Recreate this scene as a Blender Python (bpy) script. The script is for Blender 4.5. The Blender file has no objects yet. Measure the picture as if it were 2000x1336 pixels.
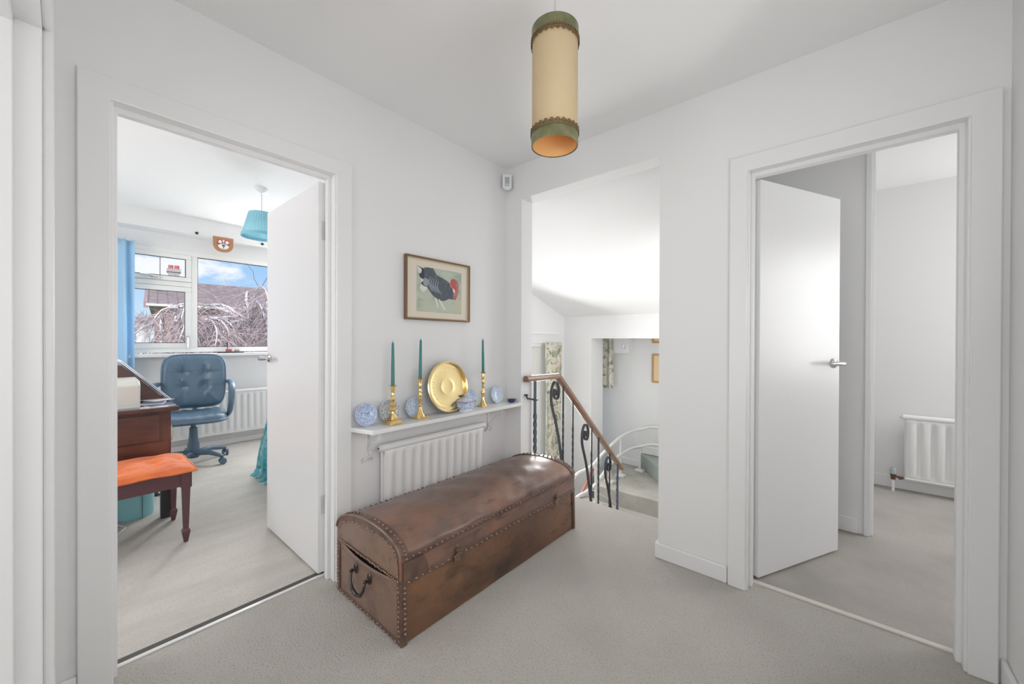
import bpy, math, random
from mathutils import Vector, Matrix
random.seed(7)
PI = math.pi
sc = bpy.context.scene
COL = sc.collection
H = 1.165                                   # eye height above the hall carpet

# ------------------------------------------------------------------ camera
yaw, pitch, roll = 0.712055, -0.0039764, 0.0037218
F = Vector((-math.sin(yaw)*math.cos(pitch), math.cos(yaw)*math.cos(pitch), math.sin(pitch)))
R0 = Vector((math.cos(yaw), math.sin(yaw), 0)); U0 = R0.cross(F)
R = R0*math.cos(roll)+U0*math.sin(roll); U = -R0*math.sin(roll)+U0*math.cos(roll)
cd = bpy.data.cameras.new('camera'); cam = bpy.data.objects.new('camera', cd); COL.objects.link(cam)
cam.matrix_world = Matrix(((R.x, U.x, -F.x, 0), (R.y, U.y, -F.y, 0), (R.z, U.z, -F.z, H), (0, 0, 0, 1)))
cd.sensor_width = 36; cd.lens = 749.91/2000*36; cd.clip_start = .01; cd.clip_end = 300
sc.camera = cam
vs = sc.view_settings
vs.view_transform = 'Standard'; vs.look = 'None'; vs.gamma = 1; vs.exposure = 0.54; vs.use_curve_mapping = False
sc.cycles.use_denoising = True
sc.cycles.max_bounces = 10; sc.cycles.diffuse_bounces = 7; sc.cycles.glossy_bounces = 4
sc.cycles.transparent_max_bounces = 12
sc.cycles.caustics_reflective = False; sc.cycles.caustics_refractive = False
sc.cycles.sample_clamp_indirect = 4.0

# ------------------------------------------------------------------ world: blue spring sky with clouds
w = bpy.data.worlds.new('sky'); sc.world = w; w.use_nodes = True
nt = w.node_tree; nt.nodes.clear()
def wn(t, **k):
    n = nt.nodes.new(t)
    for a, b in k.items(): setattr(n, a, b)
    return n
tc = wn('ShaderNodeTexCoord'); mp = wn('ShaderNodeMapping'); mp.inputs['Scale'].default_value = (1, 1, 2.4)
mp.inputs['Location'].default_value = (.35, .1, .05)
no = wn('ShaderNodeTexNoise'); no.inputs['Scale'].default_value = 6.5; no.inputs['Detail'].default_value = 7; no.inputs['Roughness'].default_value = .58
cr = wn('ShaderNodeValToRGB'); cr.color_ramp.elements[0].position = .48; cr.color_ramp.elements[1].position = .58
sx = wn('ShaderNodeSeparateXYZ'); gr = wn('ShaderNodeValToRGB')
gr.color_ramp.elements[0].position = .0; gr.color_ramp.elements[0].color = (.72, .86, .98, 1)
gr.color_ramp.elements[1].position = .35; gr.color_ramp.elements[1].color = (.20, .45, .92, 1)
e = gr.color_ramp.elements.new(.14); e.color = (.36, .62, .96, 1)
mx = wn('ShaderNodeMixRGB'); mx.inputs[2].default_value = (.93, .96, 1, 1)
bg = wn('ShaderNodeBackground'); bg.inputs['Strength'].default_value = .72; ow = wn('ShaderNodeOutputWorld')
L = nt.links.new
L(tc.outputs['Generated'], mp.inputs[0]); L(mp.outputs[0], no.inputs['Vector']); L(no.outputs['Fac'], cr.inputs[0])
L(tc.outputs['Generated'], sx.inputs[0]); L(sx.outputs['Z'], gr.inputs[0]); L(cr.outputs[0], mx.inputs[0]); L(gr.outputs[0], mx.inputs[1])
L(mx.outputs[0], bg.inputs[0]); L(bg.outputs[0], ow.inputs[0])

# ------------------------------------------------------------------ sun, window light and added fill lights
sl = bpy.data.lights.new('sun', 'SUN'); sl.energy = 2.6; sl.angle = .03; sl.color = (1, .97, .92)
so = bpy.data.objects.new('sun', sl); COL.objects.link(so); so.location = (0, 0, 20)
so.rotation_euler = Vector((-.80, .42, -.62)).to_track_quat('-Z', 'Y').to_euler()
def area(name, loc, aim, sxy, power, col=(1, 1, 1)):
    l = bpy.data.lights.new(name, 'AREA'); l.shape = 'RECTANGLE'; l.size, l.size_y = sxy; l.energy = power; l.color = col
    o = bpy.data.objects.new(name, l); COL.objects.link(o); o.location = loc
    o.rotation_euler = (Vector(aim)-Vector(loc)).to_track_quat('-Z', 'Y').to_euler()
    return o
area('daylight_bedroom_window', (-5.12, 1.80, 1.50), (-3.0, 1.4, 1.2), (.42, 1.05), 21)         # the window runs on behind the door
area('daylight_above_bedroom_window', (-6.3, 1.2, 3.3), (-4.2, 1.0, .5), (3.4, 1.4), 55)
area('fill_bedroom_side', (-3.3, -1.32, 1.4), (-3.5, 1.0, 1.6), (1.6, 1.2), 19)  # added fill from the unseen left of the bedroom, no window there
area('daylight_stair_window', (-2.84, 3.80, .50), (-1.0, 2.25, .30), (.50, 1.5), 25)
area('fill_stair_side', (-.68, 3.6, 1.25), (-2.6, 3.8, 1.0), (1.0, 1.1), 9)  # added fill to brighten the stairwell, the wall here is solid
area('daylight_right_room_window', (1.84, 3.75, 1.45), (0, 3.2, 1.35), (1.0, 1.2), 21)
area('fill_room_behind', (-.45, -2.3, 1.15), (-.6, .9, 2.3), (1.9, 1.3), 18)  # added fill behind the camera, standing in for unseen windows
area('fill_hall', (.405, .62, 1.50), (-1.8, .75, 2.25), (1.3, 1.2), 12.5)  # added light for the left wall and ceiling, no window in this wall

# ------------------------------------------------------------------ materials
def mat(name, col, rough=.5, metal=0, coat=0, bump=None, var=None, spec=.5, sheen=0, sub=0, emit=None, alpha=None):
    """bump = (scale, strength, distance); var = (scale, colour2, lo, hi, detail, stretch)"""
    m = bpy.data.materials.new(name); m.use_nodes = True; t = m.node_tree; b = t.nodes['Principled BSDF']
    b.inputs['Base Color'].default_value = (*col, 1); b.inputs['Roughness'].default_value = rough
    b.inputs['Metallic'].default_value = metal; b.inputs['Coat Weight'].default_value = coat
    b.inputs['Specular IOR Level'].default_value = spec; b.inputs['Sheen Weight'].default_value = sheen
    if emit: b.inputs['Emission Color'].default_value = (*emit[0], 1); b.inputs['Emission Strength'].default_value = emit[1]
    g = t.nodes.new('ShaderNodeTexCoord'); src = g.outputs['Object']
    if var:
        vv = [var] if not isinstance(var, list) else var
        prev = None
        for v in vv:
            sc_, c2, lo, hi, det, st = v
            q = t.nodes.new('ShaderNodeMapping'); q.inputs['Scale'].default_value = st; t.links.new(src, q.inputs[0])
            n = t.nodes.new('ShaderNodeTexNoise'); n.inputs['Scale'].default_value = sc_; n.inputs['Detail'].default_value = det
            t.links.new(q.outputs[0], n.inputs['Vector'])
            r = t.nodes.new('ShaderNodeValToRGB'); r.color_ramp.elements[0].position = lo; r.color_ramp.elements[1].position = hi
            t.links.new(n.outputs['Fac'], r.inputs[0])
            x = t.nodes.new('ShaderNodeMixRGB'); t.links.new(r.outputs[0], x.inputs[0])
            if prev is None: x.inputs[1].default_value = (*col, 1)
            else: t.links.new(prev, x.inputs[1])
            x.inputs[2].default_value = (*c2, 1); prev = x.outputs[0]
        t.links.new(prev, b.inputs['Base Color'])
    if bump:
        n = t.nodes.new('ShaderNodeTexNoise'); n.inputs['Scale'].default_value = bump[0]; n.inputs['Detail'].default_value = 4
        t.links.new(src, n.inputs['Vector'])
        p = t.nodes.new('ShaderNodeBump'); p.inputs['Strength'].default_value = bump[1]; p.inputs['Distance'].default_value = bump[2]
        t.links.new(n.outputs['Fac'], p.inputs['Height']); t.links.new(p.outputs[0], b.inputs['Normal'])
    return m
M = {}
M['wall'] = mat('wall_paint', (.80, .80, .80), .7, bump=(60, .08, .002), spec=.3)
M['ceil'] = mat('ceiling_paint', (.84, .84, .84), .85, bump=(50, .05, .002), spec=.2)
M['gloss'] = mat('white_gloss_paint', (.82, .82, .825), .34, spec=.5, bump=(9, .03, .002))
M['satin'] = mat('white_satin_paint', (.80, .80, .80), .35, bump=(30, .03, .001))
M['carpet'] = mat('hall_carpet', (.525, .501, .458), .95, bump=(170, .8, .006), var=[(3.5, (.475, .450, .41), .35, .7, 3, (1, 1, 1)), (150, (.33, .315, .29), .52, .75, 2, (1, 1, 1))], sheen=.2, spec=.1)
M['carpet2'] = mat('bedroom_carpet', (.58, .55, .505), .95, bump=(120, .5, .004), var=[(4, (.50, .48, .435), .4, .7, 4, (2.2, .7, 1)), (110, (.47, .45, .41), .5, .8, 2, (1, 1, 1))], sheen=.2, spec=.1)
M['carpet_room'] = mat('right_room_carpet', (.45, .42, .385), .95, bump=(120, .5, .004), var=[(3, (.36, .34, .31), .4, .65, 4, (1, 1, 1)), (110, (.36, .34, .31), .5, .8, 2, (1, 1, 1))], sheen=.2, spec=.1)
M['carpet3'] = mat('stair_carpet', (.46, .44, .40), .95, bump=(120, .5, .004), var=(5, (.38, .365, .33), .4, .7, 3, (1, 1, 1)), spec=.1)
M['carpet_green'] = mat('green_lit_stair_carpet', (.36, .41, .37), .95, bump=(120, .5, .004), spec=.1)  # greenish light on the stair carpet, put into its colour
M['upvc'] = mat('white_upvc', (.84, .84, .82), .3)
M['rubber'] = mat('dark_gasket', (.03, .03, .035), .6)
M['chrome'] = mat('satin_chrome', (.72, .72, .72), .22, 1)
M['steel'] = mat('threshold_aluminium', (.86, .85, .83), .3, .3)
M['strip'] = mat('cream_threshold_strip', (.70, .66, .60), .35)
M['darkgap'] = mat('dark_underlay', (.10, .095, .085), .9)
M['radiator'] = mat('radiator_enamel', (.83, .83, .83), .25)
M['copper'] = mat('old_copper', (.16, .09, .07), .5, .6)
M['grey'] = mat('grey_cap', (.42, .46, .48), .5)
M['black'] = mat('black_iron', (.055, .058, .065), .42, .5, bump=(40, .15, .002))
M['iron_blue'] = mat('blue_black_iron', (.10, .125, .17), .4, .4, bump=(30, .15, .002))
M['handrail'] = mat('varnished_handrail_wood', (.27, .145, .085), .3, coat=.4, var=(14, (.18, .09, .055), .35, .7, 5, (8, .8, 8)))
M['redwood'] = mat('red_brown_rail_wood', (.45, .16, .10), .35, coat=.3)
M['lift'] = mat('stairlift_cream_metal', (.72, .72, .70), .35, .2)
M['brass'] = mat('polished_brass', (.90, .66, .30), .16, 1, bump=(25, .08, .002))
M['tray'] = mat('engraved_brass_tray', (.96, .77, .40), .19, 1, bump=(70, .10, .001))
M['candle'] = mat('teal_wax', (.045, .22, .21), .45, coat=.1)
M['wick'] = mat('wick', (.08, .07, .06), .9)
M['china'] = mat('white_china', (.80, .82, .86), .12, coat=.5)
M['plate_blue'] = mat('blue_willow_transfer', (.72, .78, .88), .15, coat=.5, var=[(150, (.22, .34, .64), .44, .56, 5, (1, 1, 1)), (38, (.42, .53, .76), .46, .60, 3, (1, 1, 1))])
M['plate_pale'] = mat('pale_blue_willow_transfer', (.76, .82, .90), .15, coat=.5, var=[(150, (.36, .52, .76), .46, .58, 5, (1, 1, 1))])
M['plate_grey'] = mat('grey_willow_transfer', (.72, .73, .74), .15, coat=.5, var=[(140, (.34, .36, .40), .46, .58, 5, (1, 1, 1))])
M['tureen_blue'] = mat('blue_painted_china', (.74, .79, .88), .12, coat=.5, var=[(170, (.16, .25, .56), .5, .6, 4, (1, 1, 1))])
M['darkblue'] = mat('cobalt_glass', (.02, .025, .10), .1, coat=.6)
M['greyrim'] = mat('grey_blue_glaze', (.32, .34, .40), .2, coat=.4)
M['gilt'] = mat('bronze_gilt_frame', (.20, .125, .075), .35, .45)
M['giltpale'] = mat('pale_gold_bead', (.62, .50, .32), .35, .6)
M['mount'] = mat('cream_mount', (.84, .76, .64), .8)
M['print_bg'] = mat('print_green_ground', (.56, .62, .50), .8, var=[(9, (.34, .46, .36), .45, .65, 4, (1, 1, 2)), (5, (.62, .60, .42), .5, .7, 3, (1, 1, 1))])
M['hen'] = mat('hen_slate', (.062, .078, .105), .8, var=(28, (.15, .18, .22), .5, .7, 4, (1, 3, 1)))
M['hen_dark'] = mat('hen_dark', (.02, .025, .035), .8)
M['hen_light'] = mat('hen_light', (.30, .36, .44), .8)
M['hen_white'] = mat('hen_cream', (.82, .80, .70), .8)
M['hen_red'] = mat('hen_red', (.55, .10, .11), .8, var=(40, (.62, .25, .24), .45, .7, 3, (1, 1, 1)))
M['oak'] = mat('gilt_oak_frame', (.50, .30, .14), .4)
M['paper_cream'] = mat('aged_print', (.80, .62, .38), .8)
M['velvet'] = mat('green_velvet', (.13, .135, .055), .9, sheen=.25, var=(30, (.22, .21, .11), .4, .7, 3, (1, 1, 1)))
M['lace'] = mat('bronze_lace', (.17, .115, .05), .7)
M['cord'] = mat('grey_cord', (.62, .62, .62), .6)
M['pvc'] = mat('white_plastic', (.80, .82, .84), .35)
M['bluefab'] = mat('turquoise_shade_fabric', (.22, .52, .62), .8)
M['bulb'] = mat('opal_bulb', (.9, .9, .88), .3)
M['leather_blue'] = mat('blue_grey_leather', (.095, .165, .235), .36, coat=.12, bump=(9, .22, .008), var=(6, (.11, .185, .26), .4, .7, 3, (1, 1, 1)))
M['seam'] = mat('dark_seam', (.045, .08, .12), .6)
M['arm_plastic'] = mat('blue_grey_plastic', (.10, .17, .24), .35)
M['mahogany'] = mat('mahogany', (.115, .042, .030), .3, coat=.35, var=[(7, (.07, .026, .022), .35, .7, 5, (.6, 1, 5)), (3, (.17, .075, .05), .55, .75, 3, (1, 1, 1))])
M['darkwood'] = mat('dark_stained_wood', (.05, .045, .05), .4)
M['plumwood'] = mat('plum_stained_wood', (.12, .05, .058), .35, coat=.25)
M['orange'] = mat('orange_velvet_cushion', (.80, .20, .055), .75, sheen=.12, bump=(11, .5, .02), var=(9, (.66, .13, .04), .45, .7, 3, (1, 1, 1)))
M['bin'] = mat('turquoise_enamel', (.32, .66, .72), .4)
M['printer'] = mat('ivory_plastic', (.72, .72, .68), .45)
M['paper'] = mat('white_paper', (.85, .86, .90), .8)
M['mag'] = mat('dark_magazine', (.10, .12, .18), .5)
M['throw'] = mat('turquoise_throw', (.05, .42, .50), .9, sheen=.3, var=(22, (.36, .72, .78), .45, .65, 3, (1, 1, .6)), bump=(60, .6, .006))
M['throw_pale'] = mat('pale_fringe', (.25, .66, .74), .9)
M['bedding'] = mat('white_bedding', (.80, .81, .84), .9, bump=(12, .4, .01))
M['curtain_blue'] = mat('light_blue_curtain', (.42, .66, .86), .85, bump=(80, .2, .002))
M['shieldwood'] = mat('shield_wood', (.42, .20, .10), .5)
M['white_enamel'] = mat('white_enamel', (.85, .85, .85), .4)
M['red_enamel'] = mat('red_enamel', (.40, .06, .05), .4)
M['green_enamel'] = mat('green_enamel', (.06, .13, .10), .4)
M['sensor_grey'] = mat('sensor_lens', (.45, .45, .46), .3)
M['slate'] = mat('slate_tray', (.16, .18, .20), .6)
M['redbox'] = mat('red_box', (.42, .12, .13), .6)
M['tanbox'] = mat('tan_box', (.42, .34, .30), .6)
M['hook'] = mat('dark_hook', (.03, .035, .05), .4, .5)
# leather of the trunk
def leather(name, base, patch, dark, s=1.0):
    m = mat(name, base, .36, coat=.28, var=[(3.2*s, patch, .40, .62, 6, (1, .7, 1)), (5.5*s, dark, .50, .74, 7, (1.2, .8, 1)), (26, tuple(c*.62 for c in base), .56, .74, 6, (1, .35, 1))])
    t = m.node_tree; b = t.nodes['Principled BSDF']; g = t.nodes['Texture Coordinate']
    b.inputs['Coat Roughness'].default_value = .3
    n = t.nodes.new('ShaderNodeTexNoise'); n.inputs['Scale'].default_value = 18; n.inputs['Detail'].default_value = 6
    t.links.new(g.outputs['Object'], n.inputs['Vector'])
    p = t.nodes.new('ShaderNodeBump'); p.inputs['Strength'].default_value = .35; p.inputs['Distance'].default_value = .008
    t.links.new(n.outputs['Fac'], p.inputs['Height']); t.links.new(p.outputs[0], b.inputs['Normal'])
    r = t.nodes.new('ShaderNodeMapRange'); r.inputs['To Min'].default_value = .25; r.inputs['To Max'].default_value = .55
    t.links.new(n.outputs['Fac'], r.inputs[0]); t.links.new(r.outputs[0], b.inputs['Roughness'])
    return m
M['leather_lid'] = leather('worn_leather_lid', (.165, .098, .075), (.27, .135, .09), (.115, .078, .065))
M['leather_body'] = leather('worn_leather_body', (.125, .062, .038), (.215, .105, .052), (.052, .030, .023), .9)
M['leather_end'] = leather('worn_leather_end', (.215, .135, .108), (.25, .15, .10), (.15, .100, .085), .8)
M['leather_trim'] = leather('leather_binding', (.115, .062, .045), (.15, .085, .06), (.06, .036, .03), 3)
M['stud'] = mat('bronze_stud', (.26, .17, .13), .28, .75)
M['handle_iron'] = mat('worn_iron_handle', (.10, .085, .08), .3, .85)
# lamp shade (light passes through) and glass
def translucent(name, col, mixf=.45, var=None):
    m = mat(name, col, .8, var=var); t = m.node_tree; b = t.nodes['Principled BSDF']; o = t.nodes['Material Output']
    tr = t.nodes.new('ShaderNodeBsdfTranslucent'); mxs = t.nodes.new('ShaderNodeMixShader'); mxs.inputs[0].default_value = mixf
    if b.inputs['Base Color'].is_linked: t.links.new(b.inputs['Base Color'].links[0].from_socket, tr.inputs[0])
    else: tr.inputs[0].default_value = (*col, 1)
    t.links.new(b.outputs[0], mxs.inputs[1]); t.links.new(tr.outputs[0], mxs.inputs[2]); t.links.new(mxs.outputs[0], o.inputs[0])
    return m
M['parchment'] = translucent('parchment_shade', (.72, .60, .38), .22, var=(3.5, (.64, .50, .29), .35, .7, 4, (1, 1, .8)))
M['lining'] = translucent('glow_lining', (.98, .58, .24), .2)  # warm glow inside the shade, put into the lining's base colour
M['bluefab'] = translucent('turquoise_pleated_fabric', (.34, .66, .76), .3)
M['curtain_blue'] = translucent('light_blue_curtain', (.55, .78, .95), .35)
M['blind'] = translucent('cream_blind', (.95, .92, .88), .6)
def glass(name, tint=(1, 1, 1), k=1.0):
    m = bpy.data.materials.new(name); m.use_nodes = True; t = m.node_tree; t.nodes.clear()
    o = t.nodes.new('ShaderNodeOutputMaterial'); a = t.nodes.new('ShaderNodeBsdfTransparent'); a.inputs[0].default_value = (*tint, 1)
    g = t.nodes.new('ShaderNodeBsdfGlossy'); g.inputs['Roughness'].default_value = .02; f = t.nodes.new('ShaderNodeLayerWeight'); f.inputs['Blend'].default_value = .5
    pw = t.nodes.new('ShaderNodeMath'); pw.operation = 'POWER'; pw.inputs[1].default_value = 4
    mm = t.nodes.new('ShaderNodeMath'); mm.operation = 'MULTIPLY_ADD'; mm.inputs[1].default_value = .8*k; mm.inputs[2].default_value = .035*k
    x = t.nodes.new('ShaderNodeMixShader'); t.links.new(f.outputs['Facing'], pw.inputs[0]); t.links.new(pw.outputs[0], mm.inputs[0]); t.links.new(mm.outputs[0], x.inputs[0])
    t.links.new(a.outputs[0], x.inputs[1]); t.links.new(g.outputs[0], x.inputs[2]); t.links.new(x.outputs[0], o.inputs[0])
    return m
M['glass'] = glass('window_glass'); M['picglass'] = glass('picture_glass', (1, 1, 1), .9)
def floral(name):
    m = bpy.data.materials.new(name); m.use_nodes = True; t = m.node_tree; b = t.nodes['Principled BSDF']; b.inputs['Roughness'].default_value = .85
    g = t.nodes.new('ShaderNodeTexCoord'); q = t.nodes.new('ShaderNodeMapping'); q.inputs['Scale'].default_value = (1, 1, .8); t.links.new(g.outputs['Object'], q.inputs[0])
    prev = None
    for scale, lo, hi, c in ((8, .50, .58, (.46, .47, .36)), (13, .57, .61, (.26, .29, .22)), (7, .60, .66, (.56, .48, .34)), (26, .62, .68, (.16, .17, .14))):
        n = t.nodes.new('ShaderNodeTexNoise'); n.inputs['Scale'].default_value = scale; n.inputs['Detail'].default_value = 2.5; n.inputs['Distortion'].default_value = 1.2
        t.links.new(q.outputs[0], n.inputs['Vector'])
        r = t.nodes.new('ShaderNodeValToRGB'); r.color_ramp.elements[0].position = lo; r.color_ramp.elements[1].position = hi; t.links.new(n.outputs['Fac'], r.inputs[0])
        x = t.nodes.new('ShaderNodeMixRGB'); t.links.new(r.outputs[0], x.inputs[0]); x.inputs[2].default_value = (*c, 1)
        if prev is None: x.inputs[1].default_value = (.74, .70, .60, 1)
        else: t.links.new(prev, x.inputs[1])
        prev = x.outputs[0]
    t.links.new(prev, b.inputs['Base Color']); return m
M['floral'] = floral('floral_linen')
# outside
M['brick'] = mat('red_brown_brick', (.33, .215, .20), .85, var=(7, (.44, .32, .30), .4, .65, 6, (1, 1, 4)))
M['tiles'] = mat('weathered_concrete_tiles', (.25, .195, .195), .85, var=(6, (.34, .27, .27), .4, .65, 4, (1, .5, 1)))
M['verge'] = mat('white_verge', (.82, .82, .84), .6)
M['branch'] = mat('bare_sunlit_bark', (.82, .76, .78), .8, var=(3, (.45, .38, .39), .5, .7, 3, (1, 1, 1)))
M['twig'] = mat('purple_brown_twigs', (.42, .32, .33), .85)
M['hedge'] = mat('olive_hedge', (.28, .33, .12), .9)
M['grass'] = mat('lawn', (.20, .28, .09), .95)
M['render'] = mat('white_render', (.66, .69, .76), .8)
M['chimney'] = mat('grey_chimney_brick', (.42, .36, .36), .85)
M['pot'] = mat('red_chimney_pot', (.50, .13, .11), .8)
M['dkglass'] = mat('dark_window_glass', (.35, .38, .42), .1)

# ------------------------------------------------------------------ mesh builder
class MB:
    def __init__(s): s.v = []; s.f = []; s.sm = False
    def add(s, vs, fs):
        n = len(s.v); s.v += [tuple(p) for p in vs]; s.f += [tuple(i+n for i in f) for f in fs]; return s
    def box(s, x0, x1, y0, y1, z0, z1):
        x0, x1 = sorted((x0, x1)); y0, y1 = sorted((y0, y1)); z0, z1 = sorted((z0, z1))
        return s.add([(x0, y0, z0), (x1, y0, z0), (x1, y1, z0), (x0, y1, z0), (x0, y0, z1), (x1, y0, z1), (x1, y1, z1), (x0, y1, z1)],
                     [(3, 2, 1, 0), (4, 5, 6, 7), (0, 1, 5, 4), (1, 2, 6, 5), (2, 3, 7, 6), (3, 0, 4, 7)])
    def prism(s, poly, d0, d1, axis='z'):
        """poly of (a,b); axis z: (x,y); axis y: (x,z); axis x: (y,z)"""
        def P(a, b, d): return (a, b, d) if axis == 'z' else ((a, d, b) if axis == 'y' else (d, a, b))
        n = len(poly); vs = [P(a, b, d0) for a, b in poly]+[P(a, b, d1) for a, b in poly]
        return s.add(vs, [tuple(range(n))[::-1], tuple(range(n, 2*n))]+[(i, (i+1) % n, n+(i+1) % n, n+i) for i in range(n)])
    def tube(s, pts, r, n=8, closed=False, flat=1.0, twist=0, cap=True):
        pts = [Vector(p) for p in pts]; m = len(pts); rr = r if isinstance(r, (list, tuple)) else [r]*m
        vs = []; up = None
        for i, p in enumerate(pts):
            a = pts[(i-1) % m] if (closed or i > 0) else p; b = pts[(i+1) % m] if (closed or i < m-1) else p
            d = (b-a)
            if d.length < 1e-9: d = Vector((0, 0, 1))
            d.normalize()
            if up is None: up = Vector((0, 0, 1)) if abs(d.z) < .9 else Vector((0, 1, 0))
            u = up-d*up.dot(d)
            if u.length < 1e-5: u = d.orthogonal()
            u.normalize(); up = u; v = d.cross(u)
            for k in range(n):
                t = 2*PI*k/n+twist*i+(PI/4 if n == 4 else 0); vs.append(p+(u*math.cos(t)+v*math.sin(t)*flat)*rr[i])
        fs = []
        for i in range(m if closed else m-1):
            j = (i+1) % m
            for k in range(n): fs.append((i*n+k, i*n+(k+1) % n, j*n+(k+1) % n, j*n+k))
        if cap and not closed: fs += [tuple(range(n))[::-1], tuple((m-1)*n+k for k in range(n))]
        return s.add(vs, fs)
    def lathe(s, prof, c=(0, 0, 0), n=24, axis='z', sx=1, sy=1):
        """prof of (radius, height)"""
        vs = []; m = len(prof)
        for r, z in prof:
            for k in range(n):
                t = 2*PI*k/n; a, b = r*math.cos(t)*sx, r*math.sin(t)*sy
                q = (a, b, z) if axis == 'z' else ((z, a, b) if axis == 'x' else (a, z, b))
                vs.append((q[0]+c[0], q[1]+c[1], q[2]+c[2]))
        fs = [(i*n+k, i*n+(k+1) % n, (i+1)*n+(k+1) % n, (i+1)*n+k) for i in range(m-1) for k in range(n)]
        if prof[0][0] > 1e-6: fs.append(tuple(range(n))[::-1])
        if prof[-1][0] > 1e-6: fs.append(tuple((m-1)*n+k for k in range(n)))
        return s.add(vs, fs)
    def grid(s, fn, nu, nv):
        vs = [fn(i/nu, j/nv) for j in range(nv+1) for i in range(nu+1)]
        return s.add(vs, [(j*(nu+1)+i, j*(nu+1)+i+1, (j+1)*(nu+1)+i+1, (j+1)*(nu+1)+i) for j in range(nv) for i in range(nu)])
    def stud(s, c, r, nrm, h=.7, n=6):
        nrm = Vector(nrm).normalized(); u = nrm.orthogonal().normalized(); v = nrm.cross(u); c = Vector(c)
        vs = [c+(u*math.cos(2*PI*k/n)+v*math.sin(2*PI*k/n))*r for k in range(n)]+[c+nrm*r*h*.75+(u*math.cos(2*PI*k/n)+v*math.sin(2*PI*k/n))*r*.6 for k in range(n)]+[c+nrm*r*h]
        fs = [(k, (k+1) % n, n+(k+1) % n, n+k) for k in range(n)]+[(n+k, n+(k+1) % n, 2*n) for k in range(n)]
        return s.add(vs, fs)
    def xf(s, mtx):
        s.v = [tuple(mtx @ Vector(p)) for p in s.v]; return s
    def build(s, name, m, parent=None, smooth=False, bevel=0, seg=2, sub=0, stuff=False, loc=None, solid=0, label=None):
        o0 = parent.matrix_world.translation if (parent and loc is None) else Vector(loc or (0, 0, 0))
        me = bpy.data.meshes.new(name)
        off = abs_loc(parent) if parent else Vector((0, 0, 0))
        base = Vector(loc) if loc is not None else off
        rot = abs_rot(parent) if parent else Matrix.Identity(3)
        me.from_pydata([tuple((Vector(p)-base)) for p in s.v], [], s.f); me.update()
        me.materials.append(m)
        if smooth:
            for p in me.polygons: p.use_smooth = True
            me.set_sharp_from_angle(angle=math.radians(smooth if smooth is not True else 50))
        o = bpy.data.objects.new(name, me); COL.objects.link(o)
        if parent: o.parent = parent; o.location = base-off
        else: o.location = base
        if solid:
            q = o.modifiers.new('solid', 'SOLIDIFY'); q.thickness = solid; q.offset = 0
        if bevel:
            q = o.modifiers.new('bevel', 'BEVEL'); q.width = bevel; q.segments = seg; q.limit_method = 'ANGLE'; q.angle_limit = .6
            q.harden_normals = False
        if sub:
            q = o.modifiers.new('sub', 'SUBSURF'); q.levels = sub; q.render_levels = sub
            for p in me.polygons: p.use_smooth = True
        if stuff: o['kind'] = 'stuff'
        if label: o['label'] = label
        return o
def abs_loc(o):
    p = Vector((0, 0, 0))
    while o: p = p+o.location; o = o.parent
    return p
def abs_rot(o): return Matrix.Identity(3)
def tag(o, label, cat, group=None, kind=None):
    o['label'] = label; o['category'] = cat
    if group: o['group'] = group
    if kind: o['kind'] = kind
    return o
def thing(name, label, cat, loc, group=None, kind=None):
    o = bpy.data.objects.new(name, None); COL.objects.link(o); o.location = loc; o.empty_display_size = .05
    return tag(o, label, cat, group, kind)
def S(name, mb, m, label, cat, **k):                 # a piece of the setting
    loc = k.pop('loc', None)
    if loc is None:
        xs = [p[0] for p in mb.v]; ys = [p[1] for p in mb.v]; zs = [p[2] for p in mb.v]
        loc = ((min(xs)+max(xs))/2, (min(ys)+max(ys))/2, min(zs))
    return tag(mb.build(name, m, None, loc=loc, **k), label, cat, kind='structure')
def copy_tree(o, parent=None):
    c = o.copy(); COL.objects.link(c)
    if parent: c.parent = parent
    for ch in [x for x in bpy.data.objects if x.parent == o]: copy_tree(ch, c)
    return c

# ================================================================== SHELL
CZ = 2.40
XA, YB = -1.854, 2.082                      # faces of the left and the right hall wall
TA = XA-.11; TB = YB+.12                    # their far faces
XE = .425                                   # hall wall at the far right
# floors
S('floor', MB().prism([(-1.955, -2.6), (.56, -2.6), (.56, 2.175), (-.62, 2.175), (-.62, 2.485), (-1.72, 2.485), (-1.72, 2.175), (-1.955, 2.175)], -.12, 0, 'z'), M['carpet'], 'pale beige grey carpet of the hall and the landing edge', 'floor', bevel=.006)
def bedfloor(u, v):
    x = -1.955-u**1.6*3.3; y = -1.4+v*3.5; d = -1.955-x
    z = .006*math.exp(-((d-.10)/.045)**2)+.004*math.exp(-((d-.24)/.06)**2)*(.5+.5*math.sin(y*5)) if d > .02 else -.002
    return (x, y, z+.0015*math.sin(y*9+x*3)*math.exp(-d*2))
S('floor', MB().grid(bedfloor, 60, 60), M['carpet2'], 'pale rippled carpet of the bedroom behind the left doorway', 'floor', smooth=True)
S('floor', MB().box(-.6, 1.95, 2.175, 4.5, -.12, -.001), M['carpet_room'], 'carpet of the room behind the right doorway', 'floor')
# ceilings
S('ceiling', MB().box(-1.95, .56, -2.6, 2.2, CZ, CZ+.1), M['ceil'], 'white hall ceiling above the pendant lamp', 'ceiling')
S('ceiling', MB().box(-5.4, -1.95, -1.5, 2.2, CZ, CZ+.1), M['ceil'], 'white bedroom ceiling above the window beam', 'ceiling')
S('ceiling', MB().box(-.6, 1.95, 2.2, 4.5, CZ, CZ+.1), M['ceil'], 'white ceiling of the room behind the right doorway', 'ceiling')
zc = lambda y: H+1.18-.357*(y-2.1)
S('ceiling', MB().prism([(2.2, zc(2.2)), (5.3, zc(5.3)), (5.3, 2.6), (2.2, 2.6)], -3.2, -.6, 'x'), M['ceil'], 'white sloping ceiling over the stairwell', 'ceiling')
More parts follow.
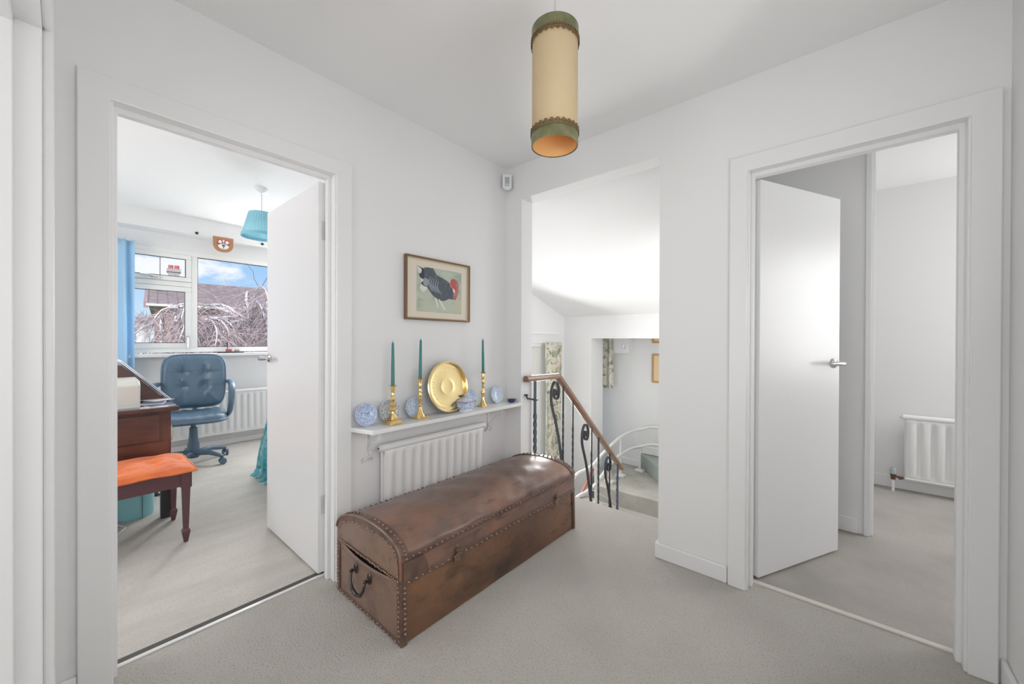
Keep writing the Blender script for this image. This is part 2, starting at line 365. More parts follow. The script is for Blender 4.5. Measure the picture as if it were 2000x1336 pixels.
# left hall wall with the bedroom doorway
DA0, DA1, DH = .085, .855, 1.963
wl = MB()
wl.box(TA, XA, -2.6, DA0-.0, 0, CZ); wl.box(TA, XA, DA1, TB, 0, CZ); wl.box(TA, XA, DA0, DA1, DH+.012, CZ)
S('wall_left', wl, M['wall'], 'white hall wall with the bedroom doorway and the picture', 'wall')
# right hall wall with stair opening and right doorway
SX0, SX1, SH = -1.712, -.751, 2.159
DB0, DB1 = -.352, .345
wb = MB()
wb.box(XA-.0, SX0, YB, TB, 0, CZ); wb.box(SX0, SX1, YB, TB, SH, CZ); wb.box(SX1, DB0, YB, TB, 0, CZ)
wb.box(DB0, DB1, YB, TB, DH+.012, CZ); wb.box(DB1, .56, YB, TB, 0, CZ)
S('wall_right', wb, M['wall'], 'white hall wall with the tall stair opening and the right doorway', 'wall')
S('wall_far_right', MB().box(XE, .56, -2.6, YB, 0, CZ), M['wall'], 'white hall wall at the right edge, beside the right doorway', 'wall')
# wall at the near left, with a doorway the camera stands in
CY = -.042
wc = MB(); wc.box(XA, -1.60, CY-.12, CY, 0, CZ); wc.box(-1.60, XE, CY-.12, CY, 1.965+.03, CZ)
S('wall_near', wc, M['wall'], 'white wall over the near doorway at the left edge', 'wall')
S('wall_behind', MB().box(XA, .56, -2.7, -2.6, 0, CZ), M['wall'], 'white wall of the room behind the camera', 'wall')
# bedroom walls
XW = -5.2
WZ0, WZ1, WY0, WY1 = 1.03, 2.085, .02, 2.02        # window hole
wx = MB(); T = .28
wx.box(XW-T, XW, -1.5, WY0, 0, CZ); wx.box(XW-T, XW, WY1, 2.2, 0, CZ); wx.box(XW-T, XW, WY0, WY1, 0, WZ0-.03); wx.box(XW-T, XW, WY0, WY1, WZ1, CZ)
S('wall_window', wx, M['wall'], 'white bedroom wall around the wide window', 'wall')
S('trim_1', MB().box(XW, -5.0, -1.4, 2.1, H+1.065, CZ), M['wall'], 'white boxed beam along the bedroom ceiling over the window', 'beam')
S('wall_bedroom_left', MB().box(-5.3, TA, -1.5, -1.4, 0, CZ), M['wall'], 'white bedroom side wall left of the desk', 'wall')
S('wall_bedroom_right', MB().box(-5.3, TA, 2.1, 2.2, 0, CZ), M['wall'], 'white bedroom side wall behind the open door', 'wall')
# stairwell walls
SY = 4.5
ws = MB(); ws.box(-3.04, -2.93, 2.2, 3.62, -2.3, 2.6); ws.box(-3.04, -2.93, 4.27, SY+.4, -2.3, 2.6); ws.box(-3.04, -2.93, 3.62, 4.27, H-.035, 2.6); ws.box(-3.04, -2.93, 3.62, 4.27, -2.3, -.35)
S('wall_stair_left', ws, M['wall'], 'white stairwell wall with the tall narrow window', 'wall')
wf = MB(); wf.box(-2.93, -2.507, SY, 4.82, -2.3, 2.0); wf.box(-2.507, -.6, SY, 4.62, H+.031, 2.0)
S('wall_stair_front', wf, M['wall'], 'white stairwell wall with a wide low opening to the turn of the stairs', 'wall')
S('wall_stair_far', MB().box(-3.0, -.6, 5.12, 5.22, -2.3, 1.7), M['wall'], 'white wall behind the turn of the stairs', 'wall')
S('wall_stair_right', MB().box(-.62, -.56, 2.2, 5.22, -2.3, 2.6), M['wall'], 'white wall between the stairs and the right room', 'wall')
S('wall_stair_under', MB().box(-2.93, -1.72, TB, TB+.04, -2.3, 0.0), M['wall'], 'white wall below the landing on the stair side', 'wall')
S('wall_stair_back', MB().box(-2.93, -1.854, TB-.1, TB, -2.3, 2.6), M['wall'], 'white stairwell wall backing the bedroom', 'wall')
S('floor', MB().box(-3.0, -.6, 2.2, 5.2, -2.4, -2.3), M['carpet3'], 'carpet at the bottom of the stairwell', 'floor')
S('trim_2', MB().box(-2.93, -2.89, 3.60, 4.30, H+.085, H+.11), M['gloss'], 'white ledge above the tall stairwell window', 'trim')
# right room
S('wall_room_far', MB().box(-.6, 1.95, 4.32, 4.42, 0, CZ), M['wall'], 'white far wall behind the right room radiator', 'wall')
S('wall_room_right', MB().box(1.9, 2.0, 2.2, 4.42, 0, CZ), M['wall'], 'white side wall of the right room', 'wall')
S('wall_room_near', MB().box(.56, 2.0, 2.1, 2.2, 0, CZ+.1), M['wall'], 'white wall of the right room beside its doorway', 'wall')
S('wall_room_partition', MB().box(-.56, .098, 3.14, 3.24, 0, CZ), M['wall'], 'white partition behind the open right door', 'wall')
S('trim_3', MB().box(.098, .125, 3.125, 3.255, 0, CZ), M['gloss'], 'white gloss upright closing the partition end', 'trim', bevel=.003)
S('trim_4', MB().box(.125, .142, 3.15, 3.23, 0, CZ), M['gloss'], 'thin white door stop on the partition upright', 'trim', bevel=.002)
# ------------------------------------------------------------------ baseboards
def bb(name, label, *b): return S(name, MB().box(*b), M['gloss'], label, 'baseboard', bevel=.006)
bb('baseboard_right', 'white baseboard between the stair opening and the right doorway', SX1-.014, DB0-.066, YB-.015, YB, .0, .082)
bb('baseboard_stair_reveal', 'white baseboard in the right cheek of the stair opening', SX1-.014, SX1, YB, TB, .0, .082)
bb('baseboard_left', 'white baseboard under the hall radiator', XA, XA+.015, DA1+.07, YB, 0, .08)
bb('baseboard_near_left', 'short white baseboard between the two left doorways', XA, XA+.015, CY, DA0-.065, 0, .09)
bb('baseboard_far_right', 'white baseboard at the bottom right corner', XE-.015, XE, 0.3, YB, 0, .09)
bb('baseboard_window', 'white baseboard under the bedroom window', XW, XW+.018, -1.4, 2.1, 0, .06)
bb('baseboard_partition', 'white baseboard on the partition behind the right door', -.56, .072, 3.125, 3.14, 0, .095)
bb('baseboard_room_far', 'white baseboard under the right room radiator', -.6, 1.9, 4.305, 4.32, 0, .10)
bb('baseboard_stair_far', 'white baseboard along the turn of the stairs', -2.5, -1.93, 5.10, 5.12, -.555, -.47)
bb('baseboard_stair_upper', 'white baseboard above the green-edged step', -2.06, -.62, 5.095, 5.12, -.36, -.26)

# ------------------------------------------------------------------ door frames (trim) and doors
def arch_A(name, label):
    t = thing(name, label, 'door frame', (XA, (DA0+DA1)/2, 0), kind='structure')
    a0, a1, h = DA0+.010, DA1-.012, H+.791; W = .075; x0, x1 = XA, XA+.020
    m = MB(); m.prism([(a0-W, 0), (a0, 0), (a0, h), (a1, h), (a1, 0), (a1+W, 0), (a1+W, h+W), (a0-W, h+W)], x0, x1, 'x'); m.build('architrave', M['satin'], t, bevel=.004)
    m = MB()
    m.prism([(DA0, 0), (DA0+.016, 0), (DA0+.016, DH-.004), (DA1-.018, DH-.004), (DA1-.018, 0), (DA1, 0), (DA1, DH+.012), (DA0, DH+.012)], TA, XA+.008, 'x')
    m.build('lining', M['gloss'], t, bevel=.002)
    m = MB(); s0, s1 = XA-.055, XA-.035
    m.prism([(DA0+.015, 0), (DA0+.028, 0), (DA0+.028, DH-.022), (DA1-.032, DH-.022), (DA1-.032, 0), (DA1-.017, 0), (DA1-.017, DH-.002), (DA0+.015, DH-.002)], TA+.045, s1, 'x')
    m.build('door_stop', M['gloss'], t, bevel=.002)
    return t
arch_A('trim_5', 'white frame of the bedroom doorway on the left hall wall')
def arch_B(name, label):
    t = thing(name, label, 'door frame', ((DB0+DB1)/2, YB, 0), kind='structure')
    a0, a1, h = DB0+.012, DB1-.010, H+.791; W = .074; y1, y0 = YB, YB-.020
    m = MB(); m.prism([(a0-W, 0), (a0, 0), (a0, h), (a1, h), (a1, 0), (a1+W-.004, 0), (a1+W-.004, h+W), (a0-W, h+W)], y0, y1, 'y'); m.build('architrave', M['satin'], t, bevel=.004)
    m = MB(); m.prism([(DB0, 0), (DB0+.018, 0), (DB0+.018, DH-.004), (DB1-.016, DH-.004), (DB1-.016, 0), (DB1, 0), (DB1, DH+.012), (DB0, DH+.012)], YB-.008, TB, 'y')
    m.build('lining', M['gloss'], t, bevel=.002)
    m = MB(); s0, s1 = YB+.035, TB-.045
    m.prism([(DB0+.017, 0), (DB0+.030, 0), (DB0+.030, DH-.022), (DB1-.030, DH-.022), (DB1-.030, 0), (DB1-.015, 0), (DB1-.015, DH-.002), (DB0+.017, DH-.002)], s0, s1, 'y')
    m.build('door_stop', M['gloss'], t, bevel=.002)
    return t
arch_B('trim_6', 'white frame of the right doorway on the right hall wall')
tn = thing('trim_7', 'white frame of the near doorway cut by the left photo edge', 'door frame', (-1.56, CY, 0), kind='structure')
MB().box(-1.645, -1.568, CY, CY+.020, 0, 1.955+.085).build('architrave', M['gloss'], tn, bevel=.006)
MB().box(-1.568, XE, CY, CY+.020, 1.963, 2.04).build('architrave', M['gloss'], tn, bevel=.006)
m = MB(); m.box(-1.60, -1.556, CY-.12, CY+.001, 0, 1.955+.03); m.box(-1.60, XE, CY-.12, CY+.001, 1.957, 1.99); m.build('lining', M['gloss'], tn, bevel=.003)
MB().box(-1.556, -1.541, CY-.12, CY-.044, 0, 1.957).build('door_stop', M['gloss'], tn, bevel=.003)
MB().box(-1.556, XE, CY-.12, CY-.044, 1.942, 1.957).build('door_stop', M['gloss'], tn, bevel=.003)

def lever(parent, c, nrm, along):
    """rose, neck and a tapered lever; c on the face, nrm outwards, along towards the hinge"""
    n = Vector(nrm).normalized(); a = Vector(along).normalized(); c = Vector(c)
    h = MB(); rot = n.to_track_quat('Z', 'Y').to_matrix().to_4x4()
    k = MB(); k.lathe([(.026, 0), (.026, .006), (.022, .010), (.010, .012), (.010, .040)], n=20); k.xf(Matrix.Translation(c) @ rot); h.add(k.v, k.f)
    pts = [c+n*.034, c+n*.052+a*.004, c+n*.060+a*.018, c+n*.058+a*.045, c+n*.054+a*.08, c+n*.050+a*.112]
    h.tube(pts, [.010, .012, .012, .011, .009, .006], 10, flat=.75)
    return h.build('door_handle', M['chrome'], parent, smooth=40, label='chrome lever handle')
# door 1: opens square into the bedroom, hinged at the right jamb
d1 = thing('door_1', 'plain white flush door standing open into the bedroom', 'door', (-1.953, .845, 0), kind='structure')
MB().box(-2.687, -1.952, .805, .845, .012, 1.942).build('door_leaf', M['gloss'], d1, bevel=.002)
lever(d1, (-2.638, .805, H-.112), (0, -1, 0), (1, 0, 0)); lever(d1, (-2.638, .845, H-.112), (0, 1, 0), (1, 0, 0))
for z in (.30, 1.66):
    m = MB(); m.tube([(-1.948, .852, z), (-1.948, .852, z+.09)], .006, 8)
    for k in range(1, 5): m.tube([(-1.948, .852, z+.018*k-.001), (-1.948, .852, z+.018*k+.001)], .0075, 8)
    m.box(-1.952, -1.950, .822, .846, z, z+.09); m.build('hinge', M['chrome'], d1)
# door 2: opens into the right room
d2 = thing('door_2', 'plain white flush door half open into the right room', 'door', (-.332, 2.211, 0), kind='structure')
ux, uy = .442, .897
p0 = Vector((-.308, 2.199, 0)); q0 = p0+Vector((-.036, .018, 0)); a_ = Vector((ux, uy, 0))
m = MB(); P = [p0, p0+a_*.66, q0+a_*.66, q0]
m.add([tuple(p+Vector((0, 0, z))) for z in (.012, 1.952) for p in P], [(3, 2, 1, 0), (4, 5, 6, 7), (0, 1, 5, 4), (1, 2, 6, 5), (2, 3, 7, 6), (3, 0, 4, 7)])
m.build('door_leaf', M['gloss'], d2, bevel=.002)
lever(d2, p0+a_*.605+Vector((0, 0, H-.118)), (uy, -ux, 0), -a_)
lever(d2, q0+a_*.605+Vector((0, 0, H-.118)), (-uy, ux, 0), -a_)
# thresholds
S('trim_8', MB().box(-1.955, -1.937, DA0+.016, DA1-.018, -.002, .005), M['steel'], 'bright metal threshold bar in the bedroom doorway', 'threshold', bevel=.002)
S('trim_9', MB().box(-1.984, -1.957, DA0+.016, DA1-.018, -.004, .0035), M['darkgap'], 'dark seam behind the bedroom threshold bar', 'threshold')
S('trim_10', MB().box(DB0+.018, DB1-.016, 2.160, 2.184, -.002, .008), M['strip'], 'cream threshold strip in the right doorway', 'threshold', bevel=.003)

# ------------------------------------------------------------------ bedroom window
w1 = thing('window_1', 'wide white framed bedroom window over the blue chair', 'window', (XW-.06, 1.1, WZ0), kind='structure')
xf0, xf1 = XW-.07, XW+.004
mu0, mu1 = .855, .905                      # big mullion
m = MB()
m.box(xf0, xf1, WY0, WY1, WZ0, WZ0+.05); m.box(xf0, xf1, WY0, WY1, WZ1-.05, WZ1); m.box(xf0, xf1, WY0, WY0+.06, WZ0, WZ1); m.box(xf0, xf1, WY1-.06, WY1, WZ0, WZ1)
m.box(xf0, xf1, mu0, mu1, WZ0+.05, WZ1-.05)
TZ = H+.545
m.box(xf0, xf1, WY0+.06, mu0, TZ, TZ+.05)
m.build('frame', M['upvc'], w1, bevel=.004)
def sash(y0, y1, z0, z1, wd=.055, proud=.018):
    s = MB(); a, b = xf1-.04, xf1+proud
    s.box(a, b, y0, y1, z0, z0+wd); s.box(a, b, y0, y1, z1-wd, z1); s.box(a, b, y0, y0+wd, z0+wd, z1-wd); s.box(a, b, y1-wd, y1, z0+wd, z1-wd)
    o = s.build('sash', M['upvc'], w1, bevel=.004)
    g = MB(); g.box(a+.010, a+.014, y0+wd, y1-wd, z0+wd, z1-wd); g.build('pane', M['glass'], o)
    g = MB(); e = .005
    g.box(b-.006, b-.003, y0+wd-.001, y1-wd+.001, z0+wd-.001, z0+wd+e); g.box(b-.006, b-.003, y0+wd, y1-wd, z1-wd-e, z1-wd+.001)
    g.box(b-.006, b-.003, y1-wd-e, y1-wd+.001, z0+wd, z1-wd); g.build('gasket', M['rubber'], o)
    return o
sash(WY0+.065, mu0-.004, TZ+.052, WZ1-.046, .045)
s2 = sash(WY0+.065, mu0-.004, WZ0+.046, TZ-.004, .050)
g = MB(); g.box(xf0+.03, xf0+.034, mu1, WY1-.06, WZ0+.05, WZ1-.05); g.build('pane', M['glass'], w1)
g = MB(); g.box(xf1-.02, xf1-.016, mu1-.001, mu1+.006, WZ0+.05, WZ1-.05); g.box(xf1-.02, xf1-.016, mu1, WY1-.06, WZ1-.056, WZ1-.049); g.box(xf1-.02, xf1-.016, mu1, WY1-.06, WZ0+.049, WZ0+.056); g.build('gasket', M['rubber'], w1)
hd = MB(); hd.box(xf1+.018, xf1+.032, mu0-.042, mu0-.022, H-.005, H+.035); hd.tube([(xf1+.036, mu0-.032, H+.02), (xf1+.044, mu0-.034, H-.02), (xf1+.040, mu0-.036, H-.10)], .009, 8); hd.build('window_handle', M['chrome'], w1, smooth=40)
hd = MB(); hd.box(xf1+.018, xf1+.034, .55, .61, TZ+.062, TZ+.085); hd.tube([(xf1+.036, .585, TZ+.075), (xf1+.05, .52, TZ+.086), (xf1+.045, .46, TZ+.092)], .008, 8); hd.build('window_handle', M['chrome'], w1, smooth=40)
S('trim_11', MB().box(XW-.02, XW+.10, -.25, 2.1, WZ0-.045, WZ0-.012), M['gloss'], 'white sill under the bedroom window', 'window sill', bevel=.006)

# stair window
w2 = thing('window_2', 'tall narrow bright window in the stairwell left wall', 'window', (-2.97, 3.95, -.3), kind='structure')
m = MB(); z0, z1 = -.35, H-.035
m.box(-3.0, -2.95, 3.62, 3.66, z0, z1); m.box(-3.0, -2.95, 4.23, 4.27, z0, z1); m.box(-3.0, -2.95, 3.66, 4.23, z0, z0+.05); m.box(-3.0, -2.95, 3.66, 4.23, z1-.04, z1)
m.build('frame', M['upvc'], w2, bevel=.004)
MB().box(-2.985, -2.981, 3.66, 4.23, z0+.05, z1-.04).build('pane', M['glass'], w2)
MB().box(-2.962, -2.960, 3.655, 4.235, z0+.04, z1-.03).build('roller_blind', M['blind'], w2, label='drawn cream blind')

# ================================================================== OUTSIDE THE BEDROOM WINDOW
S('ground_outside', MB().box(-90, -5.7, -50, 60, -2.95, -2.75), M['grass'], 'lawn outside below the bedroom window', 'ground')
hs = thing('neighbouring_house', 'red brick house with brown tiled roof seen through the bedroom window', 'house', (-17.9, 1.80, -2.75))
HX, HY0, HY1 = -18.0, 1.95, 16.0
PLACE = Matrix.Translation((-17.9, 1.80, 0)) @ Matrix.Rotation(math.radians(-6.6), 4, 'Z') @ Matrix.Translation((17.9, -1.80, 0))
def hp(mb, name, m_, par=None, **k): return mb.xf(PLACE).build(name, m_, par or hs, **k)
hp(MB().box(-25, HX, HY0, HY1, -2.75, H+1.18), 'wall', M['brick'])
ez, rz = H+1.20, H+2.36
nrow = 12
m = MB()
for i in range(nrow):
    a, b = i/nrow, (i+1.0)/nrow
    xa, xb = -17.72-a*3.8, -17.72-b*3.8; za, zb = ez+(rz-ez)*a, ez+(rz-ez)*b
    nt_ = 54; dy = (HY1+.3-(HY0-.18))/nt_
    for j in range(nt_):
        y0 = HY0-.18+j*dy; y1 = y0+dy*.97; lift = random.uniform(0, .012)
        m.add([(xa, y0, za+.045+lift), (xa, y1, za+.045+lift), (xb, y1, zb+.01), (xb, y0, zb+.01), (xa, y0, za+.0), (xa, y1, za+.0)], [(0, 1, 2, 3), (4, 5, 1, 0)])
hp(m, 'roof_tiles', M['tiles'], stuff=True)
hp(MB().prism([(-17.75, ez-.02), (-21.52, rz-.02), (-25.3, ez-.02)], HY0-.15, HY1+.2, 'y'), 'roof', M['tiles'])
hp(MB().box(-21.6, -21.42, HY0-.15, HY1+.3, rz-.02, rz+.07), 'ridge', M['tiles'])
m = MB(); m.add([(-17.70, HY0-.26, ez-.14), (-17.70, HY0-.16, ez-.14), (-17.70, HY0-.16, ez+.06), (-17.70, HY0-.26, ez+.06), (-21.5, HY0-.26, rz-.14), (-21.5, HY0-.16, rz-.14), (-21.5, HY0-.16, rz+.06), (-21.5, HY0-.26, rz+.06)],
      [(0, 1, 2, 3), (7, 6, 5, 4), (0, 4, 5, 1), (1, 5, 6, 2), (2, 6, 7, 3), (3, 7, 4, 0)]); hp(m, 'verge_board', M['brick'])
hp(MB().box(-18, -17.66, HY0-.2, HY1+.3, ez-.07, ez-.0), 'fascia', M['verge'])
hp(MB().tube([(-17.9, 2.12, ez-.35), (-17.9, 2.12, -2.7)], .045, 8), 'drainpipe', M['verge'])
def hwin(y0, y1, z0, z1, nb=2):
    m = MB(); X = HX+.03; wd = .06
    m.box(X-.05, X+.05, y0, y1, z0, z0+wd); m.box(X-.05, X+.05, y0, y1, z1-wd, z1); m.box(X-.05, X+.05, y0, y0+wd, z0, z1); m.box(X-.05, X+.05, y1-wd, y1, z0, z1)
    for k in range(1, nb): yy = y0+(y1-y0)*k/nb; m.box(X-.05, X+.05, yy-wd/2, yy+wd/2, z0, z1)
    o = hp(m, 'window', M['verge']); hp(MB().box(X-.02, X-.01, y0+wd, y1-wd, z0+wd, z1-wd), 'pane', M['dkglass'], o)
hwin(2.45, 2.85, H+.62, H+1.10, 1); hwin(4.45, 5.15, H+.22, H+.98, 1); hwin(7.2, 9.0, H-.3, H+.9, 3); hwin(4.6, 6.4, -1.9, -.6, 3)
hp(MB().box(-18.0, -17.9, 2.75, 4.0, -2.5, H+.50), 'rendered_panel', M['render'])
hp(MB().box(-20.2, -19.85, 2.33, 2.67, ez, H+2.66), 'chimney', M['chimney'])
hp(MB().box(-20.25, -19.80, 2.29, 2.71, H+2.62, H+2.74), 'chimney_cap', M['chimney'])
for yy in (2.41, 2.59):
    cp = MB(); cp.lathe([(.085, 0), (.075, .12), (.085, .15)], (-20.02, yy, H+2.74), 10); hp(cp, 'chimney_pot', M['pot'], smooth=40)
hp(MB().tube([(-19.9, 2.10, H+1.0), (-19.9, 2.10, H+4.3)], .012, 5), 'aerial_mast', M['black'])

def tree(name, label, base, height, spread, nb, seed, droop, twigs, rmain, mats, tw=.012, lean=(0, 0)):
    rnd = random.Random(seed); t = thing(name, label, 'tree', base, 'bare trees outside the window')
    b = Vector(base); top = b+Vector((lean[0], lean[1], height*.72))
    tk = MB(); tk.tube([b, b+(top-b)*.5+Vector((.06, .05, 0)), top], [rmain*1.3, rmain, rmain*.7], 8); tk.build('trunk', mats[0], t, smooth=True)
    tg = MB()
    for k in range(nb):
        az = 2*PI*k/nb+rnd.uniform(-.3, .3); L_ = spread*rnd.uniform(.6, 1.05); st = b+(top-b)*rnd.uniform(.72, 1.0)
        pts = [st]; n = 9; d = Vector((math.cos(az), math.sin(az), rnd.uniform(.25, .9)))
        for i in range(n):
            d = (d+Vector((rnd.uniform(-.22, .22), rnd.uniform(-.22, .22), rnd.uniform(-.18, .12)-droop*i/n))).normalized(); pts.append(pts[-1]+d*L_/n)
        bm_ = MB(); bm_.tube(pts, [rmain*.5*(1-i/(n+1))**.9+.006 for i in range(n+1)], 5); bm_.build('branch', mats[0], t, smooth=True)
        for i in range(2, n+1):
            for q in range(twigs):
                s_ = pts[i-1].lerp(pts[i], rnd.random()); dd = (d*.3+Vector((rnd.uniform(-1, 1), rnd.uniform(-1, 1), rnd.uniform(-.6, .8)))).normalized()
                tp = [s_]
                for _ in range(5):
                    dd = (dd+Vector((rnd.uniform(-.35, .35), rnd.uniform(-.35, .35), -droop*.55+rnd.uniform(-.15, .15)))).normalized(); tp.append(tp[-1]+dd*rnd.uniform(.14, .34)*spread/2.6)
                tg.tube(tp, [tw, tw*.85, tw*.7, tw*.55, tw*.4, tw*.3], 3, cap=False)
    tg.build('twigs', mats[1], t, stuff=True)
    return t
tree('weeping_tree', 'bare weeping tree with pale sunlit branches filling the large window pane', (-12.5, 3.3, -2.75), 6.5, 2.7, 34, 11, .50, 4, .060, (M['branch'], M['twig']), .0105)
tree('weeping_tree', 'bare weeping tree spreading behind the small left window pane', (-9.3, 1.62, -2.75), 6.1, 1.15, 18, 5, .8, 6, .026, (M['branch'], M['twig']), .0085)
tree('bare_tree', 'thin distant bare tree left of the brick house', (-30, 2.45, -2.75), 6.9, 1.7, 9, 23, .0, 5, .07, (M['twig'], M['twig']), .014)
hd_ = MB(); rnd = random.Random(3)
for k in range(900):
    c = Vector((rnd.gauss(-13.6, .4), rnd.gauss(1.4, .40), rnd.uniform(-2.75, H-.75+.55*math.exp(-((k % 30)/15-1)**2))))
    a = rnd.uniform(0, 2*PI); u = Vector((math.cos(a), math.sin(a), rnd.uniform(-.5, .5)))*.09; v = Vector((-u.y, u.x, .07))
    hd_.add([c-u, c+v*.5, c+u, c-v*.5], [(0, 1, 2, 3)])
tag(hd_.build('hedge', M['hedge'], None, loc=(-13.6, 1.1, -2.75)), 'olive green shrub below the small left window pane', 'shrub')

# ================================================================== THE TRUNK
TX0, TX1, TY0, TY1 = -1.778, -1.264, .829, 2.060
tr = thing('leather_trunk', 'large domed brown leather trunk with rows of studs on the hall carpet', 'trunk', ((TX0+TX1)/2, (TY0+TY1)/2, 0))
ZJ, ZS, ZT = .243, .328, .398
cx_, hw = (TX0+TX1)/2, (TX1-TX0)/2
def prof(t, grow=0.0, side=ZS):                     # t 0..1 over the dome from front to back
    a = PI*t; return (cx_+(hw+grow)*math.cos(a), side-.016*(1-math.cos(a))+(ZT-side+.016+grow)*math.sin(a)**.9)
body = MB()
def bodyside(u, v, x0, y0, x1, y1, bulge, nx, ny):
    d = bulge*math.sin(PI*u)*math.sin(PI*v)+.0015*math.sin(u*23+v*9)*math.sin(PI*u)
    return (x0+(x1-x0)*u+nx*d, y0+(y1-y0)*u+ny*d, .004+(ZJ-.004)*v)
body.grid(lambda u, v: bodyside(u, v, TX1, TY0, TX1, TY1, .006, 1, 0), 40, 10)
body.grid(lambda u, v: bodyside(u, v, TX1, TY1, TX0, TY1, .004, 0, 1), 16, 10)
body.grid(lambda u, v: bodyside(u, v, TX0, TY1, TX0, TY0, .004, -1, 0), 40, 10)
body.add([(TX0, TY0, .004), (TX1, TY0, .004), (TX1, TY1, .004), (TX0, TY1, .004)], [(3, 2, 1, 0)])
body.add([(TX0, TY0, ZJ-.004), (TX1, TY0, ZJ-.004), (TX1, TY1, ZJ-.004), (TX0, TY1, ZJ-.004)], [(0, 1, 2, 3)])
body.build('body', M['leather_body'], tr, smooth=True)
def endp(u, v):                                     # near end, the leather sags at its top edge
    s = math.sin(PI*u)**.8; top = ZJ-.004-.012*s
    out = .004*math.sin(PI*u)*math.sin(PI*v)+(.020*s*max(0, (v-.72)/.28)**2)
    return (TX0+(TX1-TX0)*u, TY0-out, .004+(top-.004)*v)
ep = MB(); ep.grid(endp, 24, 16); eo = ep.build('end_panel', M['leather_end'], tr, smooth=True, label='paler sagging leather end panel')
rim = MB(); rim.tube([Vector(endp(u/24, 1.0))+Vector((0, .002, 0)) for u in range(25)], .0055, 6); rim.build('rolled_edge', M['leather_end'], tr, smooth=True)
MB().box(TX0+.004, TX1-.004, TY0+.004, TY0+.012, .1, ZJ).build('end_lip', M['darkwood'], tr)
# lid
lid = MB(); g_ = .006; NP = 28
lp = [(TX1+g_, ZJ+.002), (TX1+g_, ZJ+.04)]+[prof(i/NP, g_) for i in range(NP+1)]+[(TX0-g_, ZJ+.04), (TX0-g_, ZJ+.002)]
NL = 44
def lidpt(i, j):
    y = TY0-.003+(TY1+.003-(TY0-.003))*j/NL; x, z = lp[i]
    w_ = math.sin(PI*j/NL)
    k = .0035*math.sin(j*.8+i*.5)*w_+.0025*math.sin(j*1.7-i*.9)*w_ if 3 < i < len(lp)-4 else .0015*math.sin(j*.9)*w_
    return (x+k*(.3), y, z+k)
vs_ = [lidpt(i, j) for j in range(NL+1) for i in range(len(lp))]; n_ = len(lp)
fs_ = [(j*n_+i, j*n_+i+1, (j+1)*n_+i+1, (j+1)*n_+i) for j in range(NL) for i in range(n_-1)]
fs_ += [tuple(range(n_))[::-1], tuple(NL*n_+i for i in range(n_))]
lid.add(vs_, fs_); lid.build('lid', M['leather_lid'], tr, smooth=40)
# lighter end of the lid
le = MB(); yy = TY0-.006
le.add([(x, yy, z) for x, z in [(TX1-.006, ZJ+.012)]+[prof(i/NP, -.016) for i in range(NP+1)]+[(TX0+.006, ZJ+.012)]], [tuple(range(NP+3))[::-1]])
le.build('lid_end', M['leather_end'], tr, label='paler leather end of the domed lid')
# bindings
for yA, yB_ in ((TY0-.006, TY0+.030), (TY1-.030, TY1+.006)):
    bd = MB(); ring_o = [prof(i/NP, g_+.0035) for i in range(NP+1)]
    for i in range(NP):
        (x0, z0), (x1, z1) = ring_o[i], ring_o[i+1]
        bd.add([(x0, yA, z0), (x1, yA, z1), (x1, yB_, z1), (x0, yB_, z0)], [(0, 1, 2, 3)])
        (xi0, zi0), (xi1, zi1) = prof(i/NP, -.022), prof((i+1)/NP, -.022)
        ye = yA if yA < 1.4 else yB_
        bd.add([(x0, ye, z0), (x1, ye, z1), (xi1, ye+(-.001 if ye < 1.4 else .001), zi1), (xi0, ye+(-.001 if ye < 1.4 else .001), zi0)], [(0, 1, 2, 3)])
    bd.build('lid_binding', M['leather_trim'], tr, smooth=50)
bd = MB()
bd.tube([prof_ for prof_ in [(*[0],)]] and [(lambda p: (p[0], TY0-.007, p[1]))(prof(i/NP, g_+.002)) for i in range(NP+1)], .0045, 6)
bd.build('lid_piping', M['leather_end'], tr, smooth=True)
bd = MB(); bd.box(TX1+.001, TX1+.0095, TY0-.004, TY1+.004, ZJ-.016, ZJ+.006); bd.box(TX1+.004, TX1+.0105, TY0-.004, TY1+.004, ZS-.014, ZS+.010)
bd.box(TX1-.022, TX1+.0095, TY0-.006, TY0+.02, .0, ZJ-.004); bd.box(TX0-.004, TX0+.02, TY0-.006, TY0+.004, .0, ZJ-.01)
bd.box(TX1-.01, TX1+.008, TY1-.02, TY1+.005, 0, ZJ); bd.box(TX0, TX1, TY0-.005, TY0+.01, .002, .016)
bd.build('edge_binding', M['leather_trim'], tr, bevel=.003)
pt = MB(); pt.add([(TX1+.0125, TY0+.004, ZJ+.004), (TX1+.0125, TY0+.125, ZJ+.004), (TX1+.0125, TY0+.100, ZS-.012), (TX1+.0125, TY0+.004, ZS-.012)], [(0, 1, 2, 3)])
pt.build('leather_patch', M['leather_trim'], tr, solid=.003, label='darker stitched leather patch')
st_ = MB()
for k in range(9):
    a = k/8; st_.box(TX1+.013, TX1+.0155, TY0+.125-.025*a-.003, TY0+.125-.025*a+.003, ZJ+.004+(ZS-.016-ZJ-.004)*a-.002, ZJ+.004+(ZS-.016-ZJ-.004)*a+.002)
st_.build('stitching', M['leather_end'], tr, stuff=True)
def studs(lst, r=.0060):
    s = MB()
    for c, n in lst:
        j = random.uniform(-.001, .001); s.stud((c[0], c[1]+j, c[2]+j), max(r, .0056)*random.uniform(.9, 1.15), n, .9)
    s.build('stud_row', M['stud'], tr, stuff=True, smooth=True)
NS = 42
studs([((TX1+.0105, TY0+.02+(TY1-TY0-.04)*k/NS, ZS-.001+random.uniform(-.001, .001)), (1, 0, .3)) for k in range(NS+1)])
studs([((TX1+.0095, TY0+.03+(TY1-TY0-.05)*k/36, ZJ-.010+random.uniform(-.002, .002)), (1, 0, 0)) for k in range(37)])
